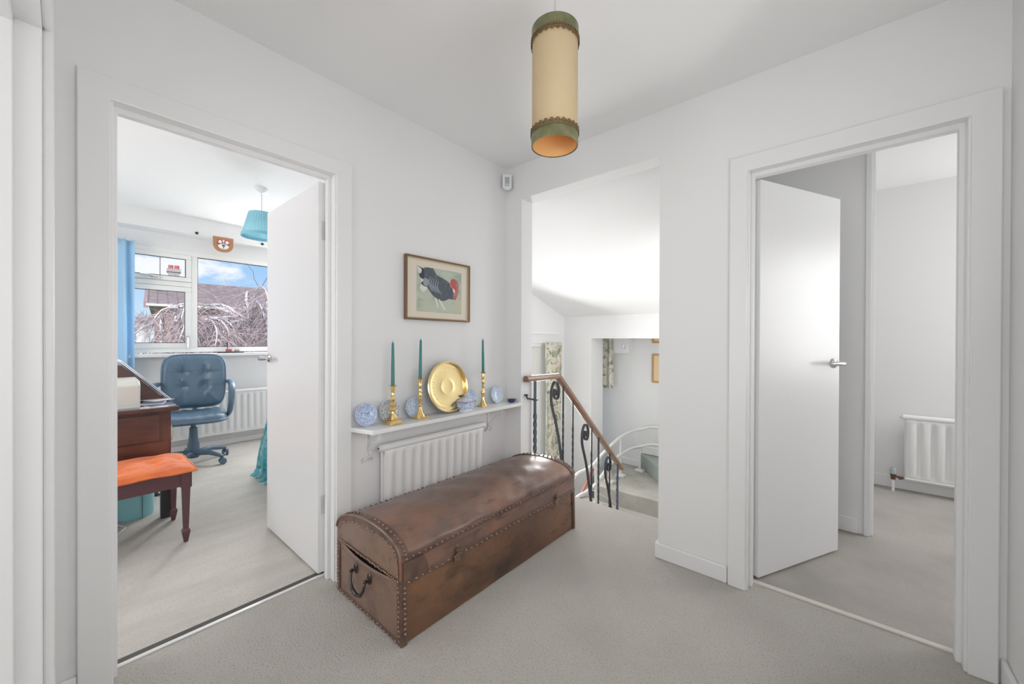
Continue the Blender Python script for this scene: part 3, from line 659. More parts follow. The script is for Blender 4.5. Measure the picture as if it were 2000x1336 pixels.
studs([((TX0-.004, TY0+.02+(TY1-TY0-.04)*k/NS, ZS+.006), (-1, 0, .4)) for k in range(NS+1)])
for y_, ny in ((TY0+.016, 0), (TY1-.016, 0)):
    studs([((prof(t, g_+.004)[0], y_, prof(t, g_+.004)[1]), (math.cos(PI*t), 0, math.sin(PI*t))) for t in [(.04+.92*k/22) for k in range(23)]])
studs([((prof(t, -.022)[0], TY0-.007, prof(t, -.022)[1]), (0, -1, 0)) for t in [(.05+.9*k/15) for k in range(16)]], .0052)
studs([((prof(t, g_+.003)[0], TY1+.006, prof(t, g_+.003)[1]), (0, .4, 1)) for t in [(.04+.92*k/26) for k in range(27)]], .0042)
studs([((TX0+.01+(TX1-TX0-.02)*k/34, TY0-.008, ZJ+.002), (0, -1, .4)) for k in range(35)], .0052)
studs([((TX1-.007, TY0-.0065, .02+(ZJ-.04)*k/11), (0, -1, 0)) for k in range(12)], .0052)
studs([((TX1+.0095, TY0+.011, .045+(ZJ-.07)*k/9), (1, 0, 0)) for k in range(10)], .0055)
studs([((TX0+.004, TY0-.0065, .02+(ZJ-.04)*k/12), (0, -1, 0)) for k in range(13)], .005)
studs([((TX0+.03+(TX1-TX0-.06)*k/17, TY0-.0055, .010), (0, -1, 0)) for k in range(18)], .005)
studs([((TX1+.008, TY1-.006, .02+(ZJ-.03)*k/12), (1, .5, 0)) for k in range(13)], .0045)
studs([((TX0+.012, TY0-.006, ZJ+.02), (0, -1, 0)), ((TX0+.010, TY0-.006, ZJ+.045), (0, -1, 0)), ((TX1-.012, TY0-.006, ZJ+.018), (0, -1, 0)), ((TX1-.012, TY0-.006, ZJ+.052), (0, -1, 0))], .0055)
for y_ in (1.10, 1.86):                             # two hasps on the front
    h_ = MB(); h_.box(TX1+.010, TX1+.015, y_-.016, y_+.016, ZJ-.030, ZJ+.004); h_.box(TX1+.010, TX1+.016, y_-.009, y_+.009, ZJ-.004, ZJ+.026)
    h_.tube([(TX1+.018, y_-.022, ZJ-.006), (TX1+.022, y_, ZJ+.006), (TX1+.018, y_+.022, ZJ-.004)], .0042, 6); h_.stud((TX1+.012, y_, ZJ+.034), .005, (1, 0, 0)); h_.build('hasp', M['stud'], tr, smooth=40)
# drop handle on the near end
hx, hz = -1.545, .150
for dx in (-.058, .058):
    h_ = MB(); k = MB(); k.lathe([(.0, .006), (.010, .006), (.016, .003), (.018, 0)], n=12, axis='z', sx=.8, sy=1.5); k.xf(Matrix.Translation((hx+dx, TY0-.008, hz+.022)) @ Matrix.Rotation(PI/2, 4, 'X')); h_.add(k.v, k.f); h_.build('handle_plate', M['handle_iron'], tr, smooth=40, label='dark oval handle plate')
h_ = MB(); h_.tube([(hx-.058, TY0-.010, hz+.02), (hx-.060, TY0-.026, hz+.016), (hx-.056, TY0-.034, hz-.018), (hx-.036, TY0-.036, hz-.046), (hx, TY0-.037, hz-.056), (hx+.036, TY0-.036, hz-.046), (hx+.056, TY0-.034, hz-.018), (hx+.060, TY0-.026, hz+.016), (hx+.058, TY0-.010, hz+.02)], [.006, .006, .006, .0075, .008, .0075, .006, .006, .006], 10)
for dx in (-.060, .060): h_.lathe([(0, -.009), (.009, -.004), (.009, .004), (0, .009)], (hx+dx, TY0-.026, hz+.016), 10)
h_.build('handle', M['handle_iron'], tr, smooth=True, label='dark iron drop handle')

for o_ in tr.children:                              # the front leans in a little towards the lid
    for v_ in o_.data.vertices:
        X, Z = v_.co.x+cx_, v_.co.z
        v_.co.x -= .006*min(1, max(0, Z)/ZJ)*max(0, (X-TX0)/(TX1-TX0))
# ================================================================== RADIATORS
def radiator(label, axis, plane, a0, a1, z0, z1, nflute, out, group=None):
    """axis 'y': lies along y on a wall facing +x ; axis 'x': along x on a wall facing -y"""
    sgn = 1
    def P(a, d, z): return (plane+d, a, z) if axis == 'y' else (a, plane-d, z)
    t = thing('radiator', label, 'radiator', P((a0+a1)/2, .03, z0), group)
    D = out
    pn = MB(); seq = []
    pitch = (a1-a0-.03)/nflute
    prof_ = []
    for k in range(nflute):
        s = a0+.015+pitch*k
        for f_, d in ((0, D-.013), (.12, D-.013), (.26, D-.001), (.5, D), (.74, D-.001), (.88, D-.013)): prof_.append((s+pitch*f_, d))
    prof_.append((a1-.015, D-.013))
    zs = [z0, z0+.035, z0+.055, z1-.075, z1-.055, z1-.012]
    m_ = len(prof_); vs = []
    for q, z in enumerate(zs):
        for a, d in prof_:
            flat = D-.004
            vs.append(P(a, flat if q in (0, 1, 4, 5) else d, z))
    fs = [(q*m_+i, q*m_+i+1, (q+1)*m_+i+1, (q+1)*m_+i) for q in range(len(zs)-1) for i in range(m_-1)]
    pn.add(vs, fs); pn.build('front_panel', M['radiator'], t, smooth=60, solid=.003)
    bk = MB()
    def bx(a0_, a1_, d0, d1, za, zb, mb): 
        p, q = P(a0_, d0, za), P(a1_, d1, zb); mb.box(p[0], q[0], p[1], q[1], za, zb)
    bx(a0+.01, a1-.01, max(.004, D-.035), D-.018, z0+.01, z1-.02, bk); bk.build('back_panel', M['radiator'], t, bevel=.003)
    tp = MB(); tp.tube([P(a0, D-.016, z1-.022), P(a1, D-.016, z1-.022)], .021, 14); tp.build('top_header', M['radiator'], t, smooth=50)
    tp = MB(); tp.tube([P(a0+.012, D-.016, z0+.012), P(a1-.012, D-.016, z0+.012)], .016, 12); tp.build('bottom_header', M['radiator'], t, smooth=50)
    kk = MB(); kk.tube([P(a0-.012, D-.016, z1-.022), P(a0+.001, D-.016, z1-.022)], .013, 10); kk.build('vent_plug', M['radiator'], t, smooth=50)
    kk = MB(); kk.tube([P(a0-.014, D-.016, z1-.022), P(a0-.011, D-.016, z1-.022)], .006, 8); kk.build('vent_hole', M['black'], t)
    for a in (a0+.12, a1-.12): kk = MB(); bx(a-.02, a+.02, .0, max(.003, D-.034), z0+.08, z1-.08, kk); kk.build('wall_bracket', M['radiator'], t)
    return t
radiator('white panel radiator below the shelf behind the leather trunk', 'y', XA, 1.062, 1.818, .12, H-.540, 12, .056)
radiator('white panel radiator under the bedroom window behind the blue chair', 'y', XW, .56, 1.98, .13, H-.555, 22, .095)
r3 = radiator('white panel radiator on the far wall of the right room', 'x', 4.32, .352, 1.25, .10, H-.560, 12, .105)
v_ = MB(); v_.tube([(.300, 4.225, .0), (.300, 4.225, .09)], .009, 8); v_.build('pipe', M['pvc'], r3)
v_ = MB(); v_.lathe([(.014, 0), (.014, .03), (.018, .034), (.018, .045)], (.300, 4.225, .09), 10); v_.tube([(.300, 4.225, .115), (.325, 4.225, .115), (.338, 4.225, .108), (.36, 4.225, .112)], [.012, .008, .014, .008], 8); v_.build('valve', M['copper'], r3, smooth=40, label='dark copper valve')
v_ = MB(); v_.lathe([(.019, 0), (.019, .04), (.016, .045)], (.300, 4.225, .134), 10); v_.build('valve_cap', M['grey'], r3, smooth=40)

# ================================================================== SHELF AND WHAT STANDS ON IT
SZ = H-.433
sh = thing('wall_shelf', 'long white shelf on scroll brackets above the hall radiator', 'shelf', (XA, 1.5, SZ-.022))
m = MB(); m.prism([(XA, .918), (XA+.02, .912), (XA+.162, .948), (XA+.164, .962), (XA+.164, 2.075), (XA, 2.080)], SZ-.022, SZ, 'z'); m.build('board', M['satin'], sh, bevel=.004)
def scroll(c, r0, r1, turns, plane, start=0, sgn=1, n=26):
    pts = []
    for i in range(n+1):
        t = i/n; r = r0+(r1-r0)*t; a = start+sgn*2*PI*turns*t; u, v = r*math.cos(a), r*math.sin(a)
        pts.append((c[0]+u, c[1], c[2]+v) if plane == 'xz' else (c[0], c[1]+u, c[2]+v))
    return pts
for y_ in (1.005, 1.895):
    b_ = MB(); zt = SZ-.026
    b_.tube([(XA+.005, y_, zt), (XA+.005, y_, zt-.15)], .005, 6); b_.tube([(XA+.005, y_, zt), (XA+.135, y_, zt)], .005, 6)
    b_.tube(scroll((XA+.118, y_, zt-.020), .018, .004, 1.4, 'xz', PI/2, -1), .0036, 6)
    b_.tube(scroll((XA+.028, y_, zt-.118), .020, .004, 1.4, 'xz', PI, 1), .0036, 6)
    b_.tube([(XA+.118, y_, zt-.038), (XA+.09, y_, zt-.050), (XA+.062, y_, zt-.062), (XA+.040, y_, zt-.085), (XA+.026, y_, zt-.098)], .0036, 6)
    b_.tube(scroll((XA+.055, y_, zt-.028), .020, .004, 1.3, 'xz', 0, 1), .0036, 6)
    b_.tube([(XA+.004, y_-.012, zt-.158), (XA+.004, y_-.02, zt-.145), (XA+.004, y_-.030, zt-.150), (XA+.004, y_-.026, zt-.165), (XA+.004, y_, zt-.152), (XA+.004, y_+.026, zt-.165), (XA+.004, y_+.030, zt-.150), (XA+.004, y_+.018, zt-.146)], .0034, 6)
    b_.build('scroll_bracket', M['satin'], sh, smooth=True)
# candlesticks
def square(mb, c, half, z0, z1, ch=.25, top=1.0):
    k = half*(1-ch); P = [(half, k), (k, half), (-k, half), (-half, k), (-half, -k), (-k, -half), (k, -half), (half, -k)]
    vs = [(c[0]+a, c[1]+b, z0) for a, b in P]+[(c[0]+a*top, c[1]+b*top, z1) for a, b in P]
    mb.add(vs, [tuple(range(8))[::-1], tuple(range(8, 16))]+[(i, (i+1) % 8, 8+(i+1) % 8, 8+i) for i in range(8)])
def candlestick(label, x, y, kind, rot, ch_):
    t = thing('candlestick', label, 'candlestick', (x, y, SZ), 'brass candlesticks on the hall shelf')
    b_ = MB()
    if kind == 0:
        square(b_, (0, 0), .040, 0, .010, .2); square(b_, (0, 0), .037, .010, .020, .2, .82); square(b_, (0, 0), .022, .020, .030, .2)
        square(b_, (0, 0), .019, .030, .055, .2, .55)
        pr = [(.010, .055), (.009, .062), (.017, .068), (.021, .074), (.017, .080), (.010, .086), (.013, .092), (.018, .100), (.013, .106), (.009, .112), (.012, .118), (.0145, .124), (.010, .130), (.008, .140), (.012, .146), (.009, .152), (.0105, .165), (.012, .182), (.0125, .192), (.022, .196), (.023, .199), (.012, .200)]
    elif kind == 1:
        square(b_, (0, 0), .038, 0, .012, .25); pr = [(.030, .012), (.027, .020), (.017, .034), (.011, .052), (.0085, .062), (.013, .068), (.013, .074), (.0085, .080), (.0095, .095), (.013, .110), (.0085, .118), (.013, .124), (.010, .130), (.009, .142), (.013, .147), (.0095, .154), (.0095, .170), (.0125, .178), (.0105, .186), (.012, .208), (.013, .215), (.021, .219), (.022, .222), (.012, .223)]
    else:
        square(b_, (0, 0), .034, 0, .008, .45); pr = [(.028, .008), (.024, .016), (.015, .028), (.011, .046), (.0085, .062), (.013, .068), (.009, .074), (.013, .082), (.0145, .092), (.010, .104), (.007, .118), (.010, .128), (.011, .134), (.007, .142), (.0125, .158), (.009, .168), (.011, .180), (.0125, .196), (.011, .214), (.018, .222), (.019, .226), (.011, .227)]
    mtx = Matrix.Translation((x, y, SZ)) @ Matrix.Rotation(rot, 4, 'Z'); b_.xf(mtx); b_.build('base', M['brass'], t, bevel=.0015, smooth=30)
    s_ = MB(); s_.lathe(pr, n=24); s_.xf(mtx); s_.build('stem', M['brass'], t, smooth=35)
    return t
sticks = [(-1.766, 1.102, 0, .12, .200, .222, (0, 0), 'short brass candlestick with a stepped square base, nearest the bedroom door'),
          (-1.776, 1.279, 1, .05, .223, .214, (.0, .004), 'brass candlestick left of the round tray'),
          (-1.790, 1.785, 2, .2, .227, .213, (.012, -.016), 'slender brass candlestick right of the china tureen')]
cl = ['teal candle in the candlestick nearest the bedroom door', 'teal candle beside the round brass tray', 'leaning teal candle in the candlestick by the stair opening']
for (x, y, k, rt, h0, hc, ln, lab), cla in zip(sticks, cl):
    candlestick(lab, x, y, k, rt, 0)
    t = thing('candle', cla, 'candle', (x, y, SZ+h0-.004), 'teal taper candles')
    c_ = MB(); c_.tube([(x, y, SZ+h0-.004), (x+ln[0]*.5, y+ln[1]*.5, SZ+h0+hc*.5), (x+ln[0]*.97, y+ln[1]*.97, SZ+h0+hc-.008), (x+ln[0], y+ln[1], SZ+h0+hc)], [.0098, .0085, .0062, .002], 14); c_.build('wax', M['candle'], t, smooth=50)
    c_ = MB(); c_.tube([(x+ln[0], y+ln[1], SZ+h0+hc-.002), (x+ln[0], y+ln[1]+.002, SZ+h0+hc+.008)], .001, 5); c_.build('wick', M['wick'], t)
# plates leaning on the wall
def plate(label, y, r, m_, x0=-1.822, tilt=.17):
    t = thing('china_plate', label, 'plate', (x0, y, SZ), 'small willow pattern plates on the hall shelf')
    p_ = MB(); pr = [(0, .004), (r*.55, .003), (r*.62, .005), (r*.72, .009), (r*.98, .014), (r, .0155), (r*.985, .0125), (r*.7, .005), (r*.58, 0), (0, 0)]
    p_.lathe(pr, n=40); p_.xf(Matrix.Translation((x0, y, SZ+r*math.cos(tilt)+.001)) @ Matrix.Rotation(PI/2-tilt, 4, 'Y'))
    p_.build('plate_body', m_, t, smooth=50)
    q = MB(); q.tube([tuple(Matrix.Translation((x0, y, SZ+r*math.cos(tilt)+.001)) @ Matrix.Rotation(PI/2-tilt, 4, 'Y') @ Vector((r*math.cos(2*PI*k/40), r*math.sin(2*PI*k/40), .0145))) for k in range(40)], .0012, 5, closed=True)
    q.build('rim_line', M['china'], t, smooth=True)
    return t
plate('blue and white plate at the bedroom door end of the shelf', .980, .057, M['plate_blue'])
plate('grey and white plate behind the short candlestick', 1.112, .058, M['plate_grey'])
plate('pale blue plate between the left and middle candlesticks', 1.266, .056, M['plate_pale'])
plate('pale blue plate behind the china tureen', 1.682, .060, M['plate_pale'])
plate('pale blue plate right of the slender candlestick', 1.940, .058, M['plate_pale'])
# tray
ty, trr, tilt = 1.490, .153, .155; tx = -1.800
tt = thing('brass_tray', 'large round brass tray leaning on the wall behind the shelf things', 'tray', (tx, ty, SZ))
TM = Matrix.Translation((tx, ty, SZ+trr*math.cos(tilt)+.003)) @ Matrix.Rotation(PI/2-tilt, 4, 'Y')
p_ = MB(); p_.lathe([(0, .002), (trr*.28, .002), (trr*.29, .0024), (trr*.30, .002), (trr*.80, .002), (trr*.81, .0025), (trr*.82, .002), (trr*.90, .003), (trr*.93, .018), (trr*.965, .021), (trr, .018), (trr*.99, .014), (trr*.94, .012), (trr*.91, -.002), (0, -.001)], n=64); p_.xf(TM); p_.build('dish', M['tray'], tt, smooth=30)
p_ = MB()
for k in range(36):
    a = 2*PI*k/36; p_.stud(tuple(TM @ Vector((trr*.69*math.cos(a), trr*.69*math.sin(a), .0018))), .0055 if k % 2 else .004, (TM.to_3x3() @ Vector((0, 0, 1))), .22)
p_.build('engraving', M['tray'], tt, stuff=True)
# tureen
tux, tuy = -1.760, 1.606
tu = thing('tureen', 'small blue and white lidded china tureen on the shelf', 'tureen', (tux, tuy, SZ))
def oct_lathe(mb, prof, sx, sy, n=32, rot=.25):
    k = MB(); vs = []
    for r, z in prof:
        for i in range(n):
            a = 2*PI*i/n; q = (abs(math.cos(a))**4+abs(math.sin(a))**4)**-.25
            vs.append((r*math.cos(a)*q*sx, r*math.sin(a)*q*sy, z))
    fs = [(i*n+j, i*n+(j+1) % n, (i+1)*n+(j+1) % n, (i+1)*n+j) for i in range(len(prof)-1) for j in range(n)]+[tuple(range(n))[::-1], tuple((len(prof)-1)*n+j for j in range(n))]
    k.add(vs, fs); k.xf(Matrix.Translation((tux, tuy, SZ)) @ Matrix.Rotation(rot, 4, 'Z')); mb.add(k.v, k.f); return mb
oct_lathe(MB(), [(.030, 0), (.031, .006), (.030, .010)], 1, 1.45).build('foot', M['china'], tu, smooth=40)
oct_lathe(MB(), [(.030, .009), (.036, .018), (.041, .032), (.0425, .050), (.044, .056)], 1, 1.45).build('bowl', M['tureen_blue'], tu, smooth=40)
oct_lathe(MB(), [(.046, .0545), (.048, .057), (.047, .061), (.042, .063)], 1, 1.45).build('rim', M['greyrim'], tu, smooth=40)
oct_lathe(MB(), [(.043, .062), (.036, .070), (.022, .080), (.010, .084)], 1, 1.45).build('lid', M['tureen_blue'], tu, smooth=40)
k = MB(); k.lathe([(.005, .083), (.005, .090), (.010, .094), (.012, .099), (.008, .102), (0, .103)], n=14, sy=1.6); k.xf(Matrix.Translation((tux, tuy, SZ)) @ Matrix.Rotation(.25, 4, 'Z')); k.build('knob', M['tureen_blue'], tu, smooth=True)
k = MB()
for s_ in (-1, 1):
    k = MB(); k.tube([(0, s_*.058, .052), (0, s_*.072, .052), (0, s_*.074, .042), (0, s_*.060, .036)], .0035, 8); k.xf(Matrix.Translation((tux, tuy, SZ)) @ Matrix.Rotation(.25, 4, 'Z')); k.build('handle', M['china'], tu, smooth=True)
ds = MB(); ds.lathe([(.016, 0), (.018, .002), (.030, .014), (.032, .022), (.030, .021), (.022, .010), (0, .006)], (-1.755, 2.030, SZ), 24)
tag(ds.build('trinket_dish', M['darkblue'], None, loc=(-1.755, 2.030, SZ), smooth=50), 'tiny cobalt blue dish at the stair end of the shelf', 'dish')

# ================================================================== HEN PICTURE
PY0, PY1, PZ0, PZ1 = 1.222, 1.705, H+.116, H+.480
px_ = XA+.004
pc = thing('framed_picture', 'framed print of a dark hen with a red comb above the shelf', 'picture', (XA, (PY0+PY1)/2, PZ0))
fw = .011; fr = MB()
fr.box(px_, px_+.020, PY0, PY1, PZ0, PZ0+fw); fr.box(px_, px_+.020, PY0, PY1, PZ1-fw, PZ1); fr.box(px_, px_+.020, PY0, PY0+fw, PZ0+fw, PZ1-fw); fr.box(px_, px_+.020, PY1-fw, PY1, PZ0+fw, PZ1-fw)
fr.build('frame', M['gilt'], pc, bevel=.002)
fr = MB(); b0 = fw
fr.box(px_, px_+.016, PY0+b0, PY1-b0, PZ0+b0, PZ0+b0+.004); fr.box(px_, px_+.016, PY0+b0, PY1-b0, PZ1-b0-.004, PZ1-b0); fr.box(px_, px_+.016, PY0+b0, PY0+b0+.004, PZ0+b0, PZ1-b0); fr.box(px_, px_+.016, PY1-b0-.004, PY1-b0, PZ0+b0, PZ1-b0)
fr.build('inner_bead', M['giltpale'], pc)
MB().box(px_, px_+.006, PY0+.010, PY1-.010, PZ0+.010, PZ1-.010).build('mount', M['mount'], pc)
W_, H_ = PY1-PY0, PZ1-PZ0
iy0, iy1, iz0, iz1 = PY0+.165*W_, PY0+.865*W_, PZ0+.135*H_, PZ0+.855*H_
MB().box(px_+.006, px_+.0066, iy0, iy1, iz0, iz1).build('print', M['print_bg'], pc)
def art(name, poly, m_, d):
    def s(u, v): return (iy0+(iy1-iy0)*u, iz0+(iz1-iz0)*v)
    pts = [s(*p) for p in poly]
    # smooth closed outline
    out = []
    n = len(pts)
    for i in range(n):
        a, b, c, e_ = pts[i-1], pts[i], pts[(i+1) % n], pts[(i+2) % n]
        for k in range(4):
            t = k/4
            out.append(tuple(.5*((2*b[q])+(-a[q]+c[q])*t+(2*a[q]-5*b[q]+4*c[q]-e_[q])*t*t+(-a[q]+3*b[q]-3*c[q]+e_[q])*t**3) for q in (0, 1)))
    out = [(min(max(a, iy0), iy1), min(max(b, iz0), iz1)) for a, b in out]
    X = px_+.0068+d*.0004
    MB().add([(X, a, b) for a, b in out], [tuple(range(len(out)))]).build(name, m_, pc)
art('hen_fluff', [(.02, .98), (.06, .80), (.10, .62), (.06, .52), (.14, .44), (.22, .52), (.30, .70), (.22, .95)], M['hen_white'], 0)
art('hen_tail', [(.02, .99), (.10, .93), (.08, .84), (.04, .82), (.08, .74), (.14, .70), (.09, .62), (.18, .56), (.27, .60), (.36, .82), (.34, .99), (.15, .96)], M['hen_dark'], 1)
art('hen_body', [(.15, .97), (.34, .98), (.42, .86), (.56, .80), (.68, .74), (.74, .66), (.80, .56), (.84, .46), (.80, .34), (.70, .34), (.58, .28), (.46, .30), (.34, .38), (.25, .50), (.18, .62), (.16, .80)], M['hen'], 2)
art('hen_rump', [(.14, .74), (.24, .72), (.22, .58), (.14, .60)], M['hen_light'], 3)
for k in range(5):
    a = .27+.045*k; art('hen_feather', [(a, .78-.02*k), (a+.015, .79-.02*k), (a-.01, .66-.015*k), (a+.05, .50-.01*k), (a+.045, .48-.01*k), (a-.03, .64-.015*k)], M['hen_light'], 3+.1*k)
art('hen_leg', [(.38, .32), (.42, .32), (.45, .16), (.44, .10), (.42, .16)], M['hen_white'], 2.5)
art('hen_leg', [(.46, .30), (.50, .29), (.62, .10), (.60, .07), (.54, .14)], M['hen_white'], 2.6)
art('hen_comb', [(.72, .66), (.74, .78), (.80, .83), (.88, .80), (.93, .70), (.93, .54), (.90, .44), (.86, .34), (.81, .34), (.80, .48), (.82, .56), (.76, .60)], M['hen_red'], 3.2)
art('hen_earlobe', [(.79, .60), (.83, .57), (.84, .51), (.81, .50), (.79, .55)], M['hen_white'], 3.8)
MB().box(px_+.0100, px_+.0115, PY0+fw, PY1-fw, PZ0+fw, PZ1-fw).build('glass', M['picglass'], pc)

# ================================================================== MOTION SENSOR
ms = thing('motion_sensor', 'small white alarm motion sensor high in the hall corner', 'sensor', (-1.815, 2.045, H+1.06))
RM = Matrix.Translation((-1.812, 2.038, H+1.06)) @ Matrix.Rotation(math.radians(45), 4, 'Z')
m = MB(); m.prism([(-.032, -.024), (.032, -.024), (.032, .004), (.012, .026), (-.012, .026), (-.032, .004)], .012, .108, 'z'); m.xf(RM); m.build('housing', M['pvc'], ms, bevel=.004)
m = MB(); m.prism([(-.018, -.0245), (.018, -.0245), (.012, -.010), (-.012, -.010)], 0, .014, 'z'); m.xf(RM); m.build('chin', M['pvc'], ms)
m = MB(); m.box(-.016, .016, -.0275, -.022, .040, .088); m.xf(RM); m.build('lens', M['sensor_grey'], ms, bevel=.003)
m = MB(); m.box(-.016, .016, -.0262, -.022, .026, .034); m.xf(RM); m.build('sensor_window', M['grey'], ms)

# ================================================================== HALL PENDANT
lx, ly = -.742, 1.076; LR = .0765; LZ0, LZ1 = H+.655, H+1.045
lp_ = thing('pendant_lamp', 'long cylindrical parchment pendant with green velvet bands and lace', 'lamp', (lx, ly, CZ))
m = MB(); m.lathe([(LR, LZ0+.036), (LR, LZ1-.036)], (lx, ly, 0), 64); m.f = m.f[:64]; m.build('shade', M['parchment'], lp_, smooth=True)
m = MB(); m.lathe([(LR-.0025, LZ0+.002), (LR-.0025, LZ1-.002)], (lx, ly, 0), 64); m.f = m.f[:64]; m.build('lining', M['lining'], lp_, smooth=True, label='inner lining coloured like a warm apricot glow')
for z0, z1 in ((LZ0, LZ0+.038), (LZ1-.038, LZ1)):
    m = MB(); m.lathe([(LR-.0015, z0), (LR+.002, z0), (LR+.002, z1), (LR-.0015, z1)], (lx, ly, 0), 64); m.f = m.f[:192]; m.build('velvet_band', M['velvet'], lp_, smooth=30, label='olive green velvet band')
for zc_, s_ in ((LZ0+.043, 1), (LZ1-.043, -1)):
    m = MB(); N_ = 26; RR = LR+.004
    def ring(fz, r_, nn=N_*8): m.tube([((RR)*math.cos(2*PI*k/nn)+lx, RR*math.sin(2*PI*k/nn)+ly, zc_+fz(k/nn)) for k in range(nn)], r_, 4, closed=True)
    ring(lambda t: -.007*s_, .0016); ring(lambda t: -.004*s_, .001)
    ring(lambda t: s_*(.0005+.0105*abs(math.sin(PI*N_*t))), .0016); ring(lambda t: s_*(-.001+.007*math.sin(2*PI*N_*t)), .002); ring(lambda t: s_*(-.001-.0045*math.sin(2*PI*N_*t)), .0012)
    ring(lambda t: s_*(.003+.003*math.sin(2*PI*N_*2*t)), .001)
    m.build('lace_trim', M['lace'], lp_, stuff=True)
m = MB(); m.tube([(lx, ly, LZ1-.05), (lx, ly, CZ-.02)], .0028, 6); m.build('cord', M['cord'], lp_)
m = MB(); m.lathe([(.045, 0), (.045, -.012), (.02, -.028), (.006, -.032)], (lx, ly, CZ), 20); m.build('ceiling_rose', M['pvc'], lp_, smooth=40)
m = MB()
for k in range(3): a = 2*PI*k/3; m.tube([(lx, ly, LZ1-.06), (lx+(LR-.003)*math.cos(a), ly+(LR-.003)*math.sin(a), LZ1-.02)], .0018, 5)
m.build('spider', M['chrome'], lp_)
m = MB(); m.lathe([(0, -.075), (.018, -.068), (.028, -.050), (.026, -.030), (.015, -.012), (.014, .03), (.0, .032)], (lx, ly, LZ1-.10), 18); m.build('bulb', M['bulb'], lp_, smooth=True)

# ================================================================== BEDROOM PENDANT
bx_, by_ = -3.61, 1.041
bp = thing('pendant_lamp', 'turquoise pleated pendant shade in the bedroom', 'lamp', (bx_, by_, CZ))
m = MB(); m.lathe([(.042, 0), (.042, -.012), (.02, -.032), (.008, -.038)], (bx_, by_, CZ), 20); m.build('ceiling_rose', M['pvc'], bp, smooth=40)
m = MB(); m.tube([(bx_, by_, H+1.0), (bx_, by_, CZ-.03)], .003, 6); m.build('cord', M['cord'], bp)
zb, zt_ = H+.835, H+1.030
def pleat(u, v):
    a = 2*PI*u; r = .140+(.090-.140)*v; r *= 1+.018*(abs(((u*38) % 1)-.5)*4-1)*(0.6+.4*v)
    if v < .02 or .10 < v < .14: r *= 1.004
    return (bx_+r*math.cos(a), by_+r*math.sin(a), zb+(zt_-zb)*v)
m = MB(); m.grid(pleat, 228, 12); m.build('shade', M['bluefab'], bp, smooth=60)
m = MB(); m.lathe([(.141, zb-.002), (.143, zb), (.140, zb+.022), (.138, zb+.024)], (bx_, by_, 0), 48); m.f = m.f[:144]; m.build('lower_band', M['bluefab'], bp, smooth=True)
m = MB(); m.lathe([(0, -.07), (.02, -.062), (.028, -.045), (.02, -.02), (.014, .02)], (bx_, by_, H+.97), 14); m.build('bulb', M['bulb'], bp, smooth=True)

# ================================================================== BLUE CURTAIN, SHIELD, RAIL HOOKS
def curtain(name, label, pA, pB, z0, z1, folds, amp, m_, nrm, group=None, gather=.0):
    t = thing(name, label, 'curtain', ((pA[0]+pB[0])/2, (pA[1]+pB[1])/2, z0), group)
    a, b = Vector((*pA, 0)), Vector((*pB, 0)); n = Vector((*nrm, 0))
    def f(u, v):
        g = 1-gather*math.sin(PI*min(1, v*1.1)); uu = .5+(u-.5)*g
        p = a.lerp(b, uu)+n*(amp*math.sin(2*PI*folds*u+.6*math.sin(5*u+2*v))*(.55+.45*(1-v))+amp*.3*math.sin(2*PI*folds*2.3*u+1))
        return (p.x, p.y, z0+(z1-z0)*v)
    m = MB(); m.grid(f, folds*14, 14); m.build('fabric', m_, t, smooth=True, solid=.002)
    m = MB()
    for k in range(folds*3): 
        p = a.lerp(b, (k+.5)/(folds*3)); m.tube([(p.x, p.y, z1-.01), (p.x+n.x*.012, p.y+n.y*.012, z1+.012)], .004, 5)
    m.build('heading_hooks', m_, t, stuff=True)
    return t
curtain('curtain', 'light blue bedroom curtain hanging left of the window', (-5.06, -.12), (-5.06, .415), H-.36, H+.925, 4, .045, M['curtain_blue'], (1, 0))
sd = thing('shield_plaque', 'small wooden heraldic shield plaque above the bedroom window', 'plaque', (-5.0, 1.084, H+.90))
XB_ = -5.0
def shp(w_, h_, z_, n=10):
    pts = [(-w_, h_), (w_, h_)]+[(w_*math.cos(PI/2*k/n*.92), -h_*math.sin(PI/2*k/n)*1.0) for k in range(0, n+1)]
    pts += [(-a, b) for a, b in reversed(pts[2:])]
    return [(1.084+a, H+1.004+b) for a, b in pts]
MB().prism(shp(.088, .078, 0), XB_, XB_+.018, 'x').build('board', M['shieldwood'], sd, bevel=.003)
def sp(pts): return [(1.084+a, H+1.004+b) for a, b in pts]
MB().prism(shp(.050, .048, 0), XB_+.018, XB_+.021, 'x').build('field', M['white_enamel'], sd)
MB().prism(sp([(-.050, .048), (-.012, .048), (.0, .012), (-.020, .006), (-.050, -.012)]), XB_+.021, XB_+.0225, 'x').build('red_quarter', M['red_enamel'], sd)
MB().prism(sp([(.050, .048), (.012, .048), (.0, .012), (.020, .006), (.050, -.012)]), XB_+.021, XB_+.0225, 'x').build('red_quarter', M['red_enamel'], sd)
for s_ in (-1, 1): MB().lathe([(.016, 0), (.016, .002), (.006, .003), (0, .003)], (XB_+.0225, 1.084+s_*.030, H+1.004+.026), 14, 'x').build('roundel', M['white_enamel'], sd)
m = MB(); m.lathe([(.016, 0), (.014, .002), (0, .003)], (XB_+.021, 1.084, H+1.004-.008), 10, 'x', sy=.7); m.prism(sp([(-.004, -.04), (.004, -.04), (.003, -.01), (-.003, -.01)]), XB_+.021, XB_+.023, 'x'); m.build('tree_charge', M['green_enamel'], sd)
